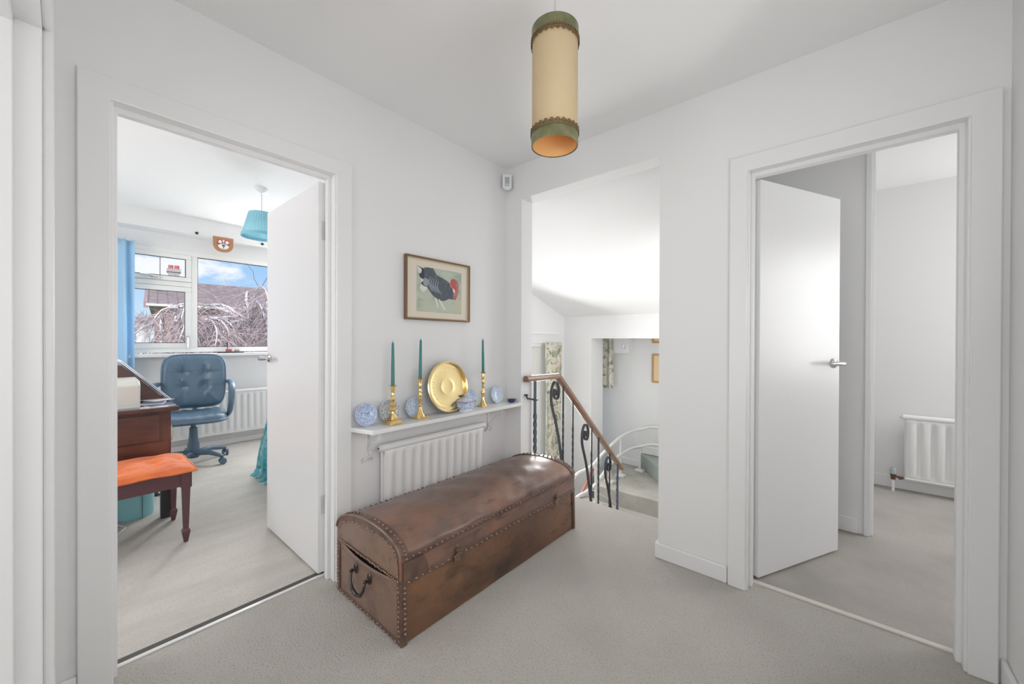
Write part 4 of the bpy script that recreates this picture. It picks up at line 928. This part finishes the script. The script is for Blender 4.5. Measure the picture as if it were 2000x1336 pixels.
for y_, lab in ((.864, 'dark curtain rail hook in the beam left of the shield plaque'), (1.447, 'tiny dark curtain rail hook in the beam right of the shield plaque')):
    m = MB(); m.lathe([(.012, 0), (.014, .006), (.008, .014), (0, .016)], (-4.999, y_, H+1.083), 12, 'x'); m.tube([(-4.985, y_, H+1.083), (-4.975, y_, H+1.075), (-4.978, y_, H+1.068)], .005, 6)
    tag(m.build('hook', M['hook'], None, loc=(-5.0, y_, H+1.083), smooth=True), lab, 'hook')

# ------------------------------------------------------------------ things on the window sill
SLZ = WZ0-.012
ty_ = 1.19
t = MB(); t.box(-5.165, -5.105, 1.06, 1.30, SLZ, SLZ+.008); t.box(-5.165, -5.160, 1.06, 1.30, SLZ, SLZ+.012); t.box(-5.110, -5.105, 1.06, 1.30, SLZ, SLZ+.012)
tag(t.build('sill_tray', M['slate'], None, loc=(-5.135, 1.18, SLZ)), 'flat dark slate tray on the bedroom window sill', 'tray')
ph = thing('pen_holder', 'small red holder with one upright pen on the slate tray', 'pen holder', (-5.135, 1.165, SLZ+.008))
MB().box(-5.155, -5.115, 1.140, 1.190, SLZ+.008, SLZ+.042).build('holder', M['redbox'], ph, bevel=.004)
t = MB(); t.tube([(-5.135, 1.155, SLZ+.04), (-5.135, 1.152, SLZ+.125)], .004, 6); t.build('pen', M['black'], ph)
tag(MB().box(-5.152, -5.118, 1.222, 1.262, SLZ+.008, SLZ+.036).build('small_box', M['tanbox'], None, loc=(-5.135, 1.242, SLZ+.008), bevel=.004), 'small tan box beside the red pen holder', 'box')

# ================================================================== DESK AND WHAT STANDS ON IT
dk = thing('writing_desk', 'dark mahogany writing desk cut by the bedroom door frame', 'desk', (-3.6, 0, 0))
DZ = H-.437
MB().box(-3.94, -3.29, -.75, .482, DZ-.028, DZ).build('desk_top', M['mahogany'], dk, bevel=.006, seg=3)
bd_ = MB(); bd_.box(-3.90, -3.335, -.72, .445, .40, DZ-.028); bd_.build('carcass', M['mahogany'], dk, bevel=.003)
dr = MB(); dr.box(-3.335, -3.322, -.68, .388, DZ-.215, DZ-.045); dro = dr.build('side_panel', M['mahogany'], dk, bevel=.003)
dr = MB(); dr.box(-3.335, -3.324, -.68, .435, .405, DZ-.226); dr.build('side_panel', M['mahogany'], dk, bevel=.003)
dr = MB(); dr.tube([(-3.3205, .015, DZ-.130), (-3.3205, .028, DZ-.158), (-3.3205, .024, DZ-.180), (-3.3205, .018, DZ-.216)], .0022, 4); dr.build('crack', M['black'], dk)
dr = MB(); dr.tube([(-3.34, .449, .50), (-3.34, .449, .60)], .003, 5); dr.build('hinge', M['brass'], dk)
for x_, y_ in ((-3.36, .42), (-3.875, .42), (-3.36, -.69), (-3.875, -.69)):
    MB().box(x_-.024, x_+.024, y_-.024, y_+.024, 0, .41).build('leg', M['darkwood'], dk, bevel=.003)
up = MB(); up.prism([(-.6, DZ), (.455, DZ), (.455, DZ+.012), (.235, DZ+.262), (-.6, DZ+.262)], -3.90, -3.60, 'x'); up.build('slant_box', M['mahogany'], dk, bevel=.003)
sl_ = MB(); a = Vector((0, .470, DZ+.008)); b = Vector((0, .225, DZ+.285)); n = Vector((0, .75, .66))*.006
for x0, x1, o_ in ((-3.92, -3.585, .0), (-3.90, -3.57, .008)):
    P = [a+Vector((x0, 0, 0)), a+Vector((x1, 0, 0)), b+Vector((x1, 0, 0)), b+Vector((x0, 0, 0))]; Q = [p+n for p in P]; k = n.normalized()*o_
    sl_.add([tuple(p+k) for p in P+Q], [(3, 2, 1, 0), (4, 5, 6, 7), (0, 1, 5, 4), (1, 2, 6, 5), (2, 3, 7, 6), (3, 0, 4, 7)])
tag(sl_.build('paper_sheets', M['paper'], None, loc=(-3.74, .35, DZ)), 'white paper sheets lying on the slanted desk box', 'paper')
pr_ = thing('printer', 'ivory box printer on the mahogany desk', 'printer', (-3.44, .1, DZ))
m = MB(); m.prism([(-3.335, DZ+.002), (-3.325, DZ+.148), (-3.36, DZ+.178), (-3.575, DZ+.186), (-3.585, DZ+.002)], -.14, .300, 'y'); m.build('body', M['printer'], pr_, bevel=.010, seg=3)
m = MB(); m.box(-3.3225, -3.3215, -.12, .285, DZ+.030, DZ+.031); m.box(-3.57, -3.345, .3005, .302, DZ+.135, DZ+.137); m.build('seam', M['grey'], pr_)
m = MB(); m.box(-3.34, -3.322, -.13, .295, DZ+.0, DZ+.010); m.build('base', M['grey'], pr_)
t = MB(); t.lathe([(.028, 0), (.032, .004), (.032, .035), (.028, .036), (.028, .010), (0, .008)], (-3.70, .13, DZ+.262), 20)
tag(t.build('small_pot', M['china'], None, loc=(-3.70, .13, DZ+.262), smooth=40), 'small white pot on top of the slanted desk box', 'pot')
def sheet(name, label, cat, c, sxy, rot, z0, th, m_, page=False):
    t = thing(name, label, cat, (c[0], c[1], z0), 'papers and magazines on the desk')
    R_ = Matrix.Translation((c[0], c[1], z0)) @ Matrix.Rotation(rot, 4, 'Z')
    m = MB(); m.box(-sxy[0]/2, sxy[0]/2, -sxy[1]/2, sxy[1]/2, 0, th*.8 if page else th); m.xf(R_); m.build('pages', M['paper'], t)
    if page: m = MB(); m.box(-sxy[0]/2-.001, sxy[0]/2+.001, -sxy[1]/2-.001, sxy[1]/2+.001, th*.8, th); m.xf(R_); m.build('cover', m_, t)
sheet('magazine', 'dark covered magazine at the right end of the desk', 'magazine', (-3.43, .385), (.20, .13), .2, DZ, .012, M['mag'], True)
sheet('magazine', 'dark notebook on top of the desk magazine', 'magazine', (-3.46, .375), (.15, .11), -.25, DZ+.012, .010, M['mag'], True)
sheet('paper_sheet', 'loose white sheet overhanging the desk magazines', 'paper', (-3.55, .40), (.14, .12), .5, DZ+.022, .0015, M['paper'])
sheet('paper_sheet', 'loose white sheet at the desk corner', 'paper', (-3.37, .36), (.10, .15), -.1, DZ, .0015, M['paper'])

# ================================================================== STOOL
st = thing('stool', 'plum dark wooden stool with slender tapered legs before the desk', 'stool', (-3.06, .2, 0))
m = MB(); m.box(-2.868, -2.846, -.42, .462, .325, .398); m.box(-3.276, -3.254, -.42, .462, .325, .398); m.box(-3.27, -2.85, .440, .462, .325, .398); m.box(-3.27, -2.85, -.42, -.40, .325, .398); m.build('seat_rail', M['plumwood'], st, bevel=.003)
MB().box(-3.28, -2.842, -.425, .467, .392, .404).build('seat_board', M['plumwood'], st, bevel=.004)
for x_, y_ in ((-2.862, .446), (-3.262, .446), (-2.862, -.41), (-3.262, -.41)):
    m = MB(); n4 = 4
    prf = [(.024, .402), (.024, .318), (.0185, .312), (.018, .30), (.0125, .085), (.0125, .078), (.019, .066), (.0185, .058), (.010, .006), (.009, .0)]
    vs = []; 
    for r, z in prf: vs += [(x_+r, y_+r, z), (x_-r, y_+r, z), (x_-r, y_-r, z), (x_+r, y_-r, z)]
    fs = [(i*4+(j+1) % 4, i*4+j, (i+1)*4+j, (i+1)*4+(j+1) % 4) for i in range(len(prf)-1) for j in range(4)]+[(0, 1, 2, 3), tuple(range((len(prf)-1)*4, len(prf)*4))[::-1]]
    m.add(vs, fs); m.build('leg', M['plumwood'], st, bevel=.002)
cu = thing('seat_cushion', 'tufted orange cushion lying on the plum stool', 'cushion', (-3.06, .02, .404))
def cush(u, v, top):
    x = -3.285+.46*u; y = -.44+.93*v
    e = (1-(2*u-1)**6)**.5*(1-(2*v-1)**10)**.5 if 0 < u < 1 and 0 < v < 1 else 0
    z = .404+.008+(.036*e if top else -.008*min(1, e*3))
    if top:
        for a in (.25, .5, .75):
            for b in (.1, .28, .46, .64, .82, .95):
                d = ((u-a)*.46)**2+((v-b)*.93)**2; z -= .014*math.exp(-d/.0011)*e
        z += .004*math.sin(v*40+3*math.sin(u*9))*e*(.4+.6*math.sin(u*PI))+.002*math.sin(u*31+v*17)*e
    return (x, y, z)
m = MB(); m.grid(lambda u, v: cush(u, v, True), 40, 70); m.grid(lambda u, v: cush(u, v, False), 20, 30); m.build('cushion_body', M['orange'], cu, smooth=True)
m = MB(); loop = [(-3.285, -.44), (-2.825, -.44), (-2.825, .49), (-3.285, .49)]; pts = []
for i in range(4):
    a, b = loop[i], loop[(i+1) % 4]
    for k in range(20): t = k/20; pts.append((a[0]+(b[0]-a[0])*t, a[1]+(b[1]-a[1])*t, .412+.003*math.sin(k*1.3)))
m.tube(pts, .006, 6, closed=True); m.build('piping', M['orange'], cu, smooth=True)

# ================================================================== BIN, CABLES
t = thing('waste_bin', 'turquoise cylindrical waste bin under the stool', 'bin', (-3.545, .285, 0))
m = MB(); m.lathe([(.098, 0), (.100, .004), (.104, .262), (.102, .262), (.098, .01), (0, .008)], (-3.545, .285, 0), 40); m.build('drum', M['bin'], t, smooth=40)
m = MB(); m.tube([(-3.545+.104*math.cos(2*PI*k/40), .285+.104*math.sin(2*PI*k/40), .262) for k in range(40)], .003, 6, closed=True); m.build('rim', M['bin'], t, smooth=True)
m = MB(); m.box(-3.4475, -3.4445, .318, .3205, .0, .26); m.build('seam', M['seam'], t)
m = MB(); m.tube([(-3.7, -.10, .006), (-3.45, -.02, .006), (-3.30, .10, .007), (-3.26, .20, .006), (-3.33, .235, .006), (-3.42, .20, .006), (-3.60, .08, .006), (-3.85, -.05, .006)], .0045, 6)
tag(m.build('cable', M['pvc'], None, loc=(-3.4, .1, 0), smooth=True), 'white cable looping on the bedroom carpet beside the turquoise bin', 'cable')
t = thing('socket_strip', 'white extension socket on the carpet behind the bin', 'socket', (-3.80, .41, 0))
m = MB(); m.box(-3.84, -3.76, .26, .38, 0, .035); m.build('block', M['pvc'], t, bevel=.006)
m = MB(); m.box(-3.82, -3.78, .30, .34, .035, .075); m.build('plug', M['black'], t, bevel=.005)
m = MB(); m.tube([(-3.80, .33, .07), (-3.76, .42, .05), (-3.82, .47, .006), (-3.9, .40, .006)], .004, 6); m.build('lead', M['black'], t, smooth=True)

# ================================================================== OFFICE CHAIR
CX, CYc = -4.62, .775
oc = thing('office_chair', 'blue grey leather swivel chair at the bedroom window', 'chair', (CX, CYc, 0))
CM = Matrix.Translation((CX, CYc, 0)) @ Matrix.Rotation(math.radians(-12), 4, 'Z')     # faces +x
def sq(u, p=4): return u
def pad(fn, nu=28, nv=22): return MB().grid(fn, nu, nv)
def backf(u, v, front):
    # u across (y), v up
    y = (u-.5)*.52; hgt = .64+.365*v
    # rounded outline
    cu_ = 2*u-1; cv = 2*v-1; k = (abs(cu_)**5+abs(cv)**5)**.2; m_ = max(abs(cu_), abs(cv)); s = m_/k if k > 1e-6 else 1
    yy_ = cu_*.240*s*(1-.05*max(0, -cv)); zz = .755+cv*.255*s
    e = max(0, 1-k**6)**.5 if k < 1 else 0; e = max(0, 1-m_**8)
    x = -.235-.10*(v-.2)*.6+.05*(cu_**2)*.9
    if front:
        x += .045*e**.5
        for a in (-.42, .30):
            for b in (.36, -.22):
                d = (cu_-a)**2*.07+(cv-b)**2*.036; x -= .024*math.exp(-d/.0016)
        x -= .006*math.exp(-((cv-.36)/.02)**2)+.006*math.exp(-((cv+.22)/.02)**2)+.005*math.exp(-((cu_+.42)/.015)**2)+.005*math.exp(-((cu_-.30)/.015)**2)
        x += .0012*math.sin(cu_*11-cv*6)
    else: x -= .03*e**.5
    return (x, yy_, zz)
m = MB(); m.grid(lambda u, v: backf(u, v, True), 48, 40); m.grid(lambda u, v: backf(u, v, False), 24, 20); m.xf(CM); m.build('backrest', M['leather_blue'], oc, smooth=True)
m = MB(); m.tube([Vector(backf(*q, True))+Vector((.0, 0, 0)) for q in [(i/20, 0) for i in range(20)]+[(1, i/20) for i in range(20)]+[(1-i/20, 1) for i in range(20)]+[(0, 1-i/20) for i in range(20)]], .010, 8, closed=True); m.xf(CM); m.build('back_piping', M['leather_blue'], oc, smooth=True)
def seatf(u, v, top):
    cu_, cv = 2*u-1, 2*v-1; m_ = max(abs(cu_), abs(cv)); k = (abs(cu_)**5+abs(cv)**5)**.2; s = m_/k if k > 1e-6 else 1
    x = .03+cv*.25*s; y = cu_*.255*s; e = max(0, 1-m_**8)**.5
    z = .425+(.055*e if top else -.03*e)
    if top:
        z += .018*cu_**2*e-.03*max(0, cv-.55)**1.5*e+.02*max(0, -cv-.4)*e
        for a in (-.38, .38):
            for b in (-.25, .35):
                d = (cu_-a)**2*.065+(cv-b)**2*.06; z -= .016*math.exp(-d/.002)
        z += .003*math.sin(cu_*19+cv*7)*e
    return (x, y, z)
m = MB(); m.grid(lambda u, v: seatf(u, v, True), 36, 36); m.grid(lambda u, v: seatf(u, v, False), 20, 20); m.xf(CM); m.build('seat', M['leather_blue'], oc, smooth=True)
m = MB(); m.tube([Vector(seatf(*q, True)) for q in [(i/20, 0) for i in range(20)]+[(1, i/20) for i in range(20)]+[(1-i/20, 1) for i in range(20)]+[(0, 1-i/20) for i in range(20)]], .010, 8, closed=True); m.xf(CM); m.build('seat_piping', M['leather_blue'], oc, smooth=True)
for s_ in (-1, 1):
    m = MB(); m.tube([(-.20, s_*.262, .74), (-.14, s_*.285, .735), (-.05, s_*.292, .715), (.03, s_*.292, .690), (.075, s_*.290, .640), (.085, s_*.285, .560), (.075, s_*.275, .480), (.03, s_*.262, .435)], [.020, .026, .030, .030, .028, .024, .024, .018], 10, flat=1.0)
    m.xf(CM); m.build('armrest', M['arm_plastic'], oc, smooth=True)
m = MB(); m.tube([(-.22, 0, .64), (-.25, 0, .52), (-.18, 0, .40), (0, 0, .39)], .018, 8); m.xf(CM); m.build('back_bracket', M['arm_plastic'], oc, smooth=True)
m = MB(); m.box(-.09, .09, -.07, .07, .375, .402); m.tube([(.0, .06, .385), (.02, .20, .375)], .006, 6); m.xf(CM); m.build('mechanism', M['black'], oc, bevel=.004)
m = MB(); m.lathe([(.020, .385), (.020, .34), (.030, .335), (.032, .28), (.038, .20), (.044, .19), (.046, .10), (.05, .07), (.04, .055), (0, .05)], n=20); m.xf(CM); m.build('column', M['arm_plastic'], oc, smooth=35)
for k in range(5):
    a = math.radians(-22+72*k)
    m = MB(); pts = [Vector((.03*math.cos(a), .03*math.sin(a), .10)), Vector((.16*math.cos(a), .16*math.sin(a), .105)), Vector((.26*math.cos(a), .26*math.sin(a), .082)), Vector((.285*math.cos(a), .285*math.sin(a), .070))]
    m.tube(pts, [.026, .022, .018, .016], 8); m.xf(CM); m.build('foot', M['arm_plastic'], oc, smooth=True)
    m = MB(); c = Vector((.285*math.cos(a), .285*math.sin(a), .030)); s2_ = a+.9
    for o_ in (-.016, .016):
        ax = Vector((-math.sin(s2_), math.cos(s2_), 0)); p = c+ax*o_; m.tube([p-ax*.010, p+ax*.010], .028, 14)
    m.tube([c, c+Vector((0, 0, .045))], .008, 6); m.xf(CM); m.build('caster', M['arm_plastic'], oc, smooth=40)

# ================================================================== BED WITH THROW (mostly behind the door)
bed = thing('bed', 'single bed with white bedding behind the open bedroom door', 'bed', (-3.5, 1.5, 0))
m = MB(); m.box(-4.0, -2.05, 1.185, 2.06, .30, .52); m.build('mattress', M['bedding'], bed, bevel=.05, seg=4)
m = MB(); m.box(-3.98, -2.07, 1.21, 2.06, .16, .30); m.build('base', M['bedding'], bed, bevel=.01)
for x_ in (-3.92, -2.13):
    for y_ in (1.22, 2.0): m = MB(); m.tube([(x_, y_, 0), (x_, y_, .17)], .02, 8); m.build('leg', M['darkwood'], bed)
thr = thing('throw_blanket', 'turquoise fringed throw hanging over the bed beside the door', 'blanket', (-3.72, 1.12, 0))
def thf(u, v):
    # u along x, v down from the mattress to the carpet
    x = -3.46-.40*u+.04*math.sin(v*5); w_ = .018*math.sin(u*24+2*v)+.008*math.sin(u*51)
    if v < .3: t = v/.3; return (x, 1.48-.31*t, .535+.006*math.sin(u*20))
    t = (v-.3)/.7; return (x+.03*t, 1.158-.070*t**.8+w_*t, .525-.47*t)
m = MB(); m.grid(thf, 48, 22); m.build('cloth', M['throw'], thr, smooth=True, solid=.006)
m = MB(); rr_ = random.Random(4)
for k in range(90):
    u = k/89; p = Vector(thf(u, 1)); d = Vector((rr_.uniform(-.4, .4), -1, 0)); L_ = rr_.uniform(.02, .055)
    m.tube([p, p+Vector((rr_.uniform(-.02, .02), -.012, -.03)), p+d*L_*.6+Vector((0, 0, -p.z+.010)), p+d*L_+Vector((rr_.uniform(-.02, .02), 0, -p.z+.006))], .0035, 4)
m.build('fringe', M['throw_pale'], thr, stuff=True)

# ================================================================== STAIRCASE
sc_ = thing('staircase', 'grey carpeted turning stairs beyond the landing', 'stairs', (-1.5, 4, -1), kind='structure')
for k in range(1, 5):
    y0 = 2.485+.235*(k-1); y1 = y0+.245 if k < 4 else 4.17
    MB().box(-1.66 if k < 4 else -2.45, -.62, y0, y1, -.19*k-.20, -.19*k+(.02 if k == 4 else 0)).build('step', M['carpet3'], sc_, bevel=.012, seg=3)
pf = MB(); pf.prism([(-2.21, 4.135), (-1.5, 4.155), (-.62, 4.12), (-.62, 5.12), (-2.52, 5.12), (-2.42, 4.5)], -.95, -.555, 'z'); pf.build('step', M['carpet3'], sc_, bevel=.014, seg=3)
gs = MB(); gs.prism([(-2.10, 5.12), (-1.70, 4.70), (-1.25, 4.22), (-.62, 4.22), (-.62, 5.12)], -.56, -.368, 'z'); gs.build('step', M['carpet_green'], sc_, bevel=.012, seg=3, label='green-tinged winder step at the right')
sk = MB(); sk.box(-2.46, -2.43, 2.6, 4.45, -2.3, -.9); sk.build('string_board', M['gloss'], sc_)
# balustrade
bl = thing('balustrade', 'black wrought iron balustrade with scrolls and a wooden handrail', 'balustrade', (-1.69, 2.3, 0))
BX = -1.69
rs, rb, re = Vector((BX, 2.105, H-.272)), Vector((BX, 2.512, H-.276)), Vector((BX, 3.66, H-1.290))
hr = MB()
def railsec(pts, w_, h_):
    sec = [(-w_, -h_*.5), (w_, -h_*.5), (w_*1.05, 0), (w_*.8, h_*.42), (w_*.4, h_*.55), (-w_*.4, h_*.55), (-w_*.8, h_*.42), (-w_*1.05, 0)]
    vs = []
    for i, p in enumerate(pts):
        a = pts[max(0, i-1)]; b = pts[min(len(pts)-1, i+1)]; d = (b-a).normalized(); n = Vector((0, -d.z, d.y)); x = Vector((1, 0, 0))
        sc2 = 1/math.cos(.35) if 0 < i < len(pts)-1 and len(pts) == 3 else 1
        vs += [p+x*a_+n*b_*sc2 for a_, b_ in sec]
    N = len(sec); fs = [(i*N+k, i*N+(k+1) % N, (i+1)*N+(k+1) % N, (i+1)*N+k) for i in range(len(pts)-1) for k in range(N)]+[tuple(range(N))[::-1], tuple((len(pts)-1)*N+k for k in range(N))]
    return vs, fs
hr.add(*railsec([rs, rb, re], .024, .040)); hr.build('handrail', M['handrail'], bl, bevel=.005, seg=2, label='varnished brown handrail')
def railz(y): return (rs.z if y < rb.y else rb.z+(re.z-rb.z)*(y-rb.y)/(re.y-rb.y))-.020
def twisted(y, z0, z1, w_, za, zb, name, m_=M['black'], n=4):
    pts = []; tw = 0; N = 60; vs = []; m = MB()
    tot = 0
    for i in range(N+1):
        z = z0+(z1-z0)*i/N
        if za < z < zb: tot += (z1-z0)/N
        a = tot/.115*2*PI*.5
        vs += [(BX+w_*math.cos(a+PI/4+q*PI/2), y+w_*math.sin(a+PI/4+q*PI/2), z) for q in range(4)]
    fs = [(i*4+k, i*4+(k+1) % 4, (i+1)*4+(k+1) % 4, (i+1)*4+k) for i in range(N) for k in range(4)]+[(3, 2, 1, 0), tuple(N*4+k for k in range(4))]
    m.add(vs, fs); return m
m = twisted(2.216, .0, railz(2.2), .0145, .05, H-.52, ''); m.lathe([(.020, -.006), (.024, 0), (.020, .006)], (BX, 2.216, H-.428), 12); m.build('newel', M['iron_blue'], bl, label='twisted blue-black iron newel')
m = MB(); m.tube([(BX, 2.216, H-.428), (BX-.002, 2.165, H-.418), (BX-.004, 2.135, H-.412), (BX-.008, 2.125, H-.395)], .006, 6)
m.lathe([(.004, 0), (.012, .004), (.014, .012), (0, .016)], (BX-.008, 2.125, H-.395), 10); m.tube([(BX-.008, 2.125, H-.387), (SX0, 2.125, H-.387)], .007, 6); m.build('wall_stay', M['black'], bl, smooth=40)
nose = lambda y: -.19*max(1, min(4, math.floor((y-2.485)/.235)+1))
for y in (2.585, 2.732, 3.045, 3.175, 3.395):
    m = twisted(y, max(nose(y)-.02, -.76), railz(y), .0088, .12+railz(y)-1.1, railz(y)-.20, ''); m.build('baluster', M['black'], bl)
m = twisted(3.565, -.72, railz(3.565), .0125, -.7, railz(3.565)-.16, ''); m.lathe([(.018, -.005), (.021, 0), (.018, .005)], (BX, 3.565, railz(3.565)-.14), 12); m.build('newel', M['iron_blue'], bl)
for yc in (2.475, 2.935, 3.365):
    zt2 = railz(yc+.05)-.006; m = MB(); c = (BX, yc+.004, zt2-.092)
    big = [(BX, yc-.02+.150, nose(2.6 if yc < 2.6 else yc)-.02+.0), (BX, yc+.085, zt2-.62), (BX, yc+.02, zt2-.36), (BX, yc-.045, zt2-.19), (BX, yc-.056, zt2-.12), (BX, yc-.046, zt2-.05), (BX, yc-.012, zt2-.008), (BX, yc+.026, zt2-.018), (BX, yc+.048, zt2-.070), (BX, yc+.040, zt2-.125), (BX, yc+.012, zt2-.142), (BX, yc-.014, zt2-.122), (BX, yc-.022, zt2-.092), (BX, yc-.006, zt2-.066), (BX, yc+.016, zt2-.074), (BX, yc+.020, zt2-.098), (BX, yc+.006, zt2-.108)]
    pv = [Vector(p) for p in big]; out = []
    for i in range(len(pv)-1):
        a = pv[max(0, i-1)]; b = pv[i]; c2 = pv[i+1]; d = pv[min(len(pv)-1, i+2)]
        for k in range(5):
            t = k/5; out.append(.5*((2*b)+(c2-a)*t+(2*a-5*b+4*c2-d)*t*t+(-a+3*b-3*c2+d)*t**3))
    out.append(pv[-1])
    # flat iron bar
    vs = []; N = len(out)
    for i, p in enumerate(out):
        d = (out[min(N-1, i+1)]-out[max(0, i-1)]).normalized(); n = Vector((0, -d.z, d.y)); w_, th = .010, .0052
        vs += [p+Vector((w_, 0, 0))+n*th, p+Vector((-w_, 0, 0))+n*th, p+Vector((-w_, 0, 0))-n*th, p+Vector((w_, 0, 0))-n*th]
    fs = [(i*4+k, i*4+(k+1) % 4, (i+1)*4+(k+1) % 4, (i+1)*4+k) for i in range(N-1) for k in range(4)]
    m.add(vs, fs); m.build('scroll_bar', M['black'], bl, smooth=40)

# stairlift rail
lf = thing('stairlift_rail', 'cream twin tube stairlift rail curving round the stair turn', 'stairlift', (-2.1, 4.6, -.55))
def smoothpath(P, n=6):
    P = [Vector(p) for p in P]; out = []
    for i in range(len(P)-1):
        a = P[max(0, i-1)]; b = P[i]; c = P[i+1]; d = P[min(len(P)-1, i+2)]
        for k in range(n):
            t = k/n; out.append(.5*((2*b)+(c-a)*t+(2*a-5*b+4*c-d)*t*t+(-a+3*b-3*c+d)*t**3))
    return out+[P[-1]]
up_ = [(-2.17, 3.2, H-1.60), (-2.16, 3.55, H-1.445), (-2.15, 3.75, H-1.430), (-2.15, 3.92, H-1.415), (-2.15, 4.12, H-1.345), (-2.14, 4.34, H-1.275), (-2.13, 4.58, H-1.215), (-2.08, 4.80, H-1.175), (-2.0, 4.92, H-1.155), (-1.9, 4.97, H-1.125), (-1.78, 4.96, H-1.11), (-1.5, 4.9, H-1.06), (-1.0, 4.88, H-.95)]
lo_ = [(x, y, z-.215-(.035 if y < 4.3 else .01)) for x, y, z in up_]
for P in (up_, lo_): m = MB(); m.tube(smoothpath(P), .020, 10); m.build('rail_tube', M['lift'], lf, smooth=True)
for (x, y, zu, zf) in ((-2.02, 4.92, H-1.16, -.555), (-2.13, 4.58, H-1.215, -.555), (-2.14, 4.30, H-1.28, -.555), (-2.15, 3.98, H-1.40, -.74)):
    m = MB(); m.tube([(x, y, zf), (x, y, zu)], .017, 8); m.build('leg', M['lift'], lf, smooth=True)
    m = MB(); m.prism([(x-.055, y-.04), (x+.055, y-.04), (x+.06, y+.03), (x-.05, y+.04)], zf, zf+.035, 'z'); m.build('foot_plate', M['lift'], lf, bevel=.008)
m = MB(); m.tube([(-2.30, 4.10, -.62), (-2.20, 4.05, -.60), (-2.0, 4.06, -.66), (-1.93, 4.10, -.70)], .006, 6); m.build('limit_rod', M['grey'], lf, smooth=True)
m = MB(); m.tube([(-2.40, 4.36, H-1.63), (-2.40, 4.07, H-1.87), (-2.40, 3.5, H-2.35)], .020, 8)
tag(m.build('lower_handrail', M['redwood'], None, loc=(-2.40, 4.0, -1.0), smooth=True), 'red brown wooden handrail of the lower stair flight', 'handrail')
# curtains of the stairwell
curtain('floral_curtain', 'floral curtain beside the tall narrow stairwell window', (-2.885, 3.98), (-2.885, 4.36), -.75, H-.030, 4, .024, M['floral'], (1, 0), 'floral stair curtains', .05)
curtain('floral_curtain', 'short floral curtain in the low opening at the turn of the stairs', (-2.60, 5.02), (-2.435, 4.98), H-.665, H+.12, 2, .018, M['floral'], (0, -1), 'floral stair curtains', .0)
S('trim_12', MB().box(-2.50, -2.21, 5.00, 5.12, H-.17, H+.35), M['gloss'], 'white boxed pelmet beside the short floral curtain', 'pelmet')
m = MB(); m.box(-2.285, -2.270, 4.985, 5.0, H-.10, H-.06); m.tube([(-2.277, 4.985, H-.085), (-2.277, 4.97, H-.10), (-2.277, 4.972, H-.075)], .004, 6)
tag(m.build('hook', M['chrome'], None, loc=(-2.277, 4.99, H-.1)), 'tiny metal hook on the white boxed pelmet', 'hook')
sw = thing('light_switch', 'white light switch on the stairwell wall behind the handrail', 'switch', (-2.60, 4.5, H-.86))
m = MB(); m.box(-2.645, -2.560, 4.490, 4.5, H-.87, H-.785); m.build('plate', M['pvc'], sw, bevel=.004)
m = MB(); m.box(-2.612, -2.592, 4.485, 4.49, H-.845, H-.81); m.build('rocker', M['pvc'], sw, bevel=.002)
for (z0, z1, lab) in ((H-.552, H-.172, 'gold framed cream print by the stair turn, lower of the two'), (H-.028, H+.34, 'gold framed cream print by the stair turn, upper of the two')):
    t = thing('framed_print', lab, 'picture', (-1.72, 5.12, z0), 'gold framed prints by the stair turn')
    x0, x1 = -1.935, -1.58; f_ = .022; y0, y1 = 5.10, 5.118
    m = MB(); m.box(x0, x1, y0, y1, z0, z0+f_); m.box(x0, x1, y0, y1, z1-f_, z1); m.box(x0, x0+f_, y0, y1, z0+f_, z1-f_); m.box(x1-f_, x1, y0, y1, z0+f_, z1-f_); m.build('frame', M['oak'], t, bevel=.003)
    MB().box(x0+f_, x1-f_, 5.110, 5.116, z0+f_, z1-f_).build('print', M['paper_cream'], t)
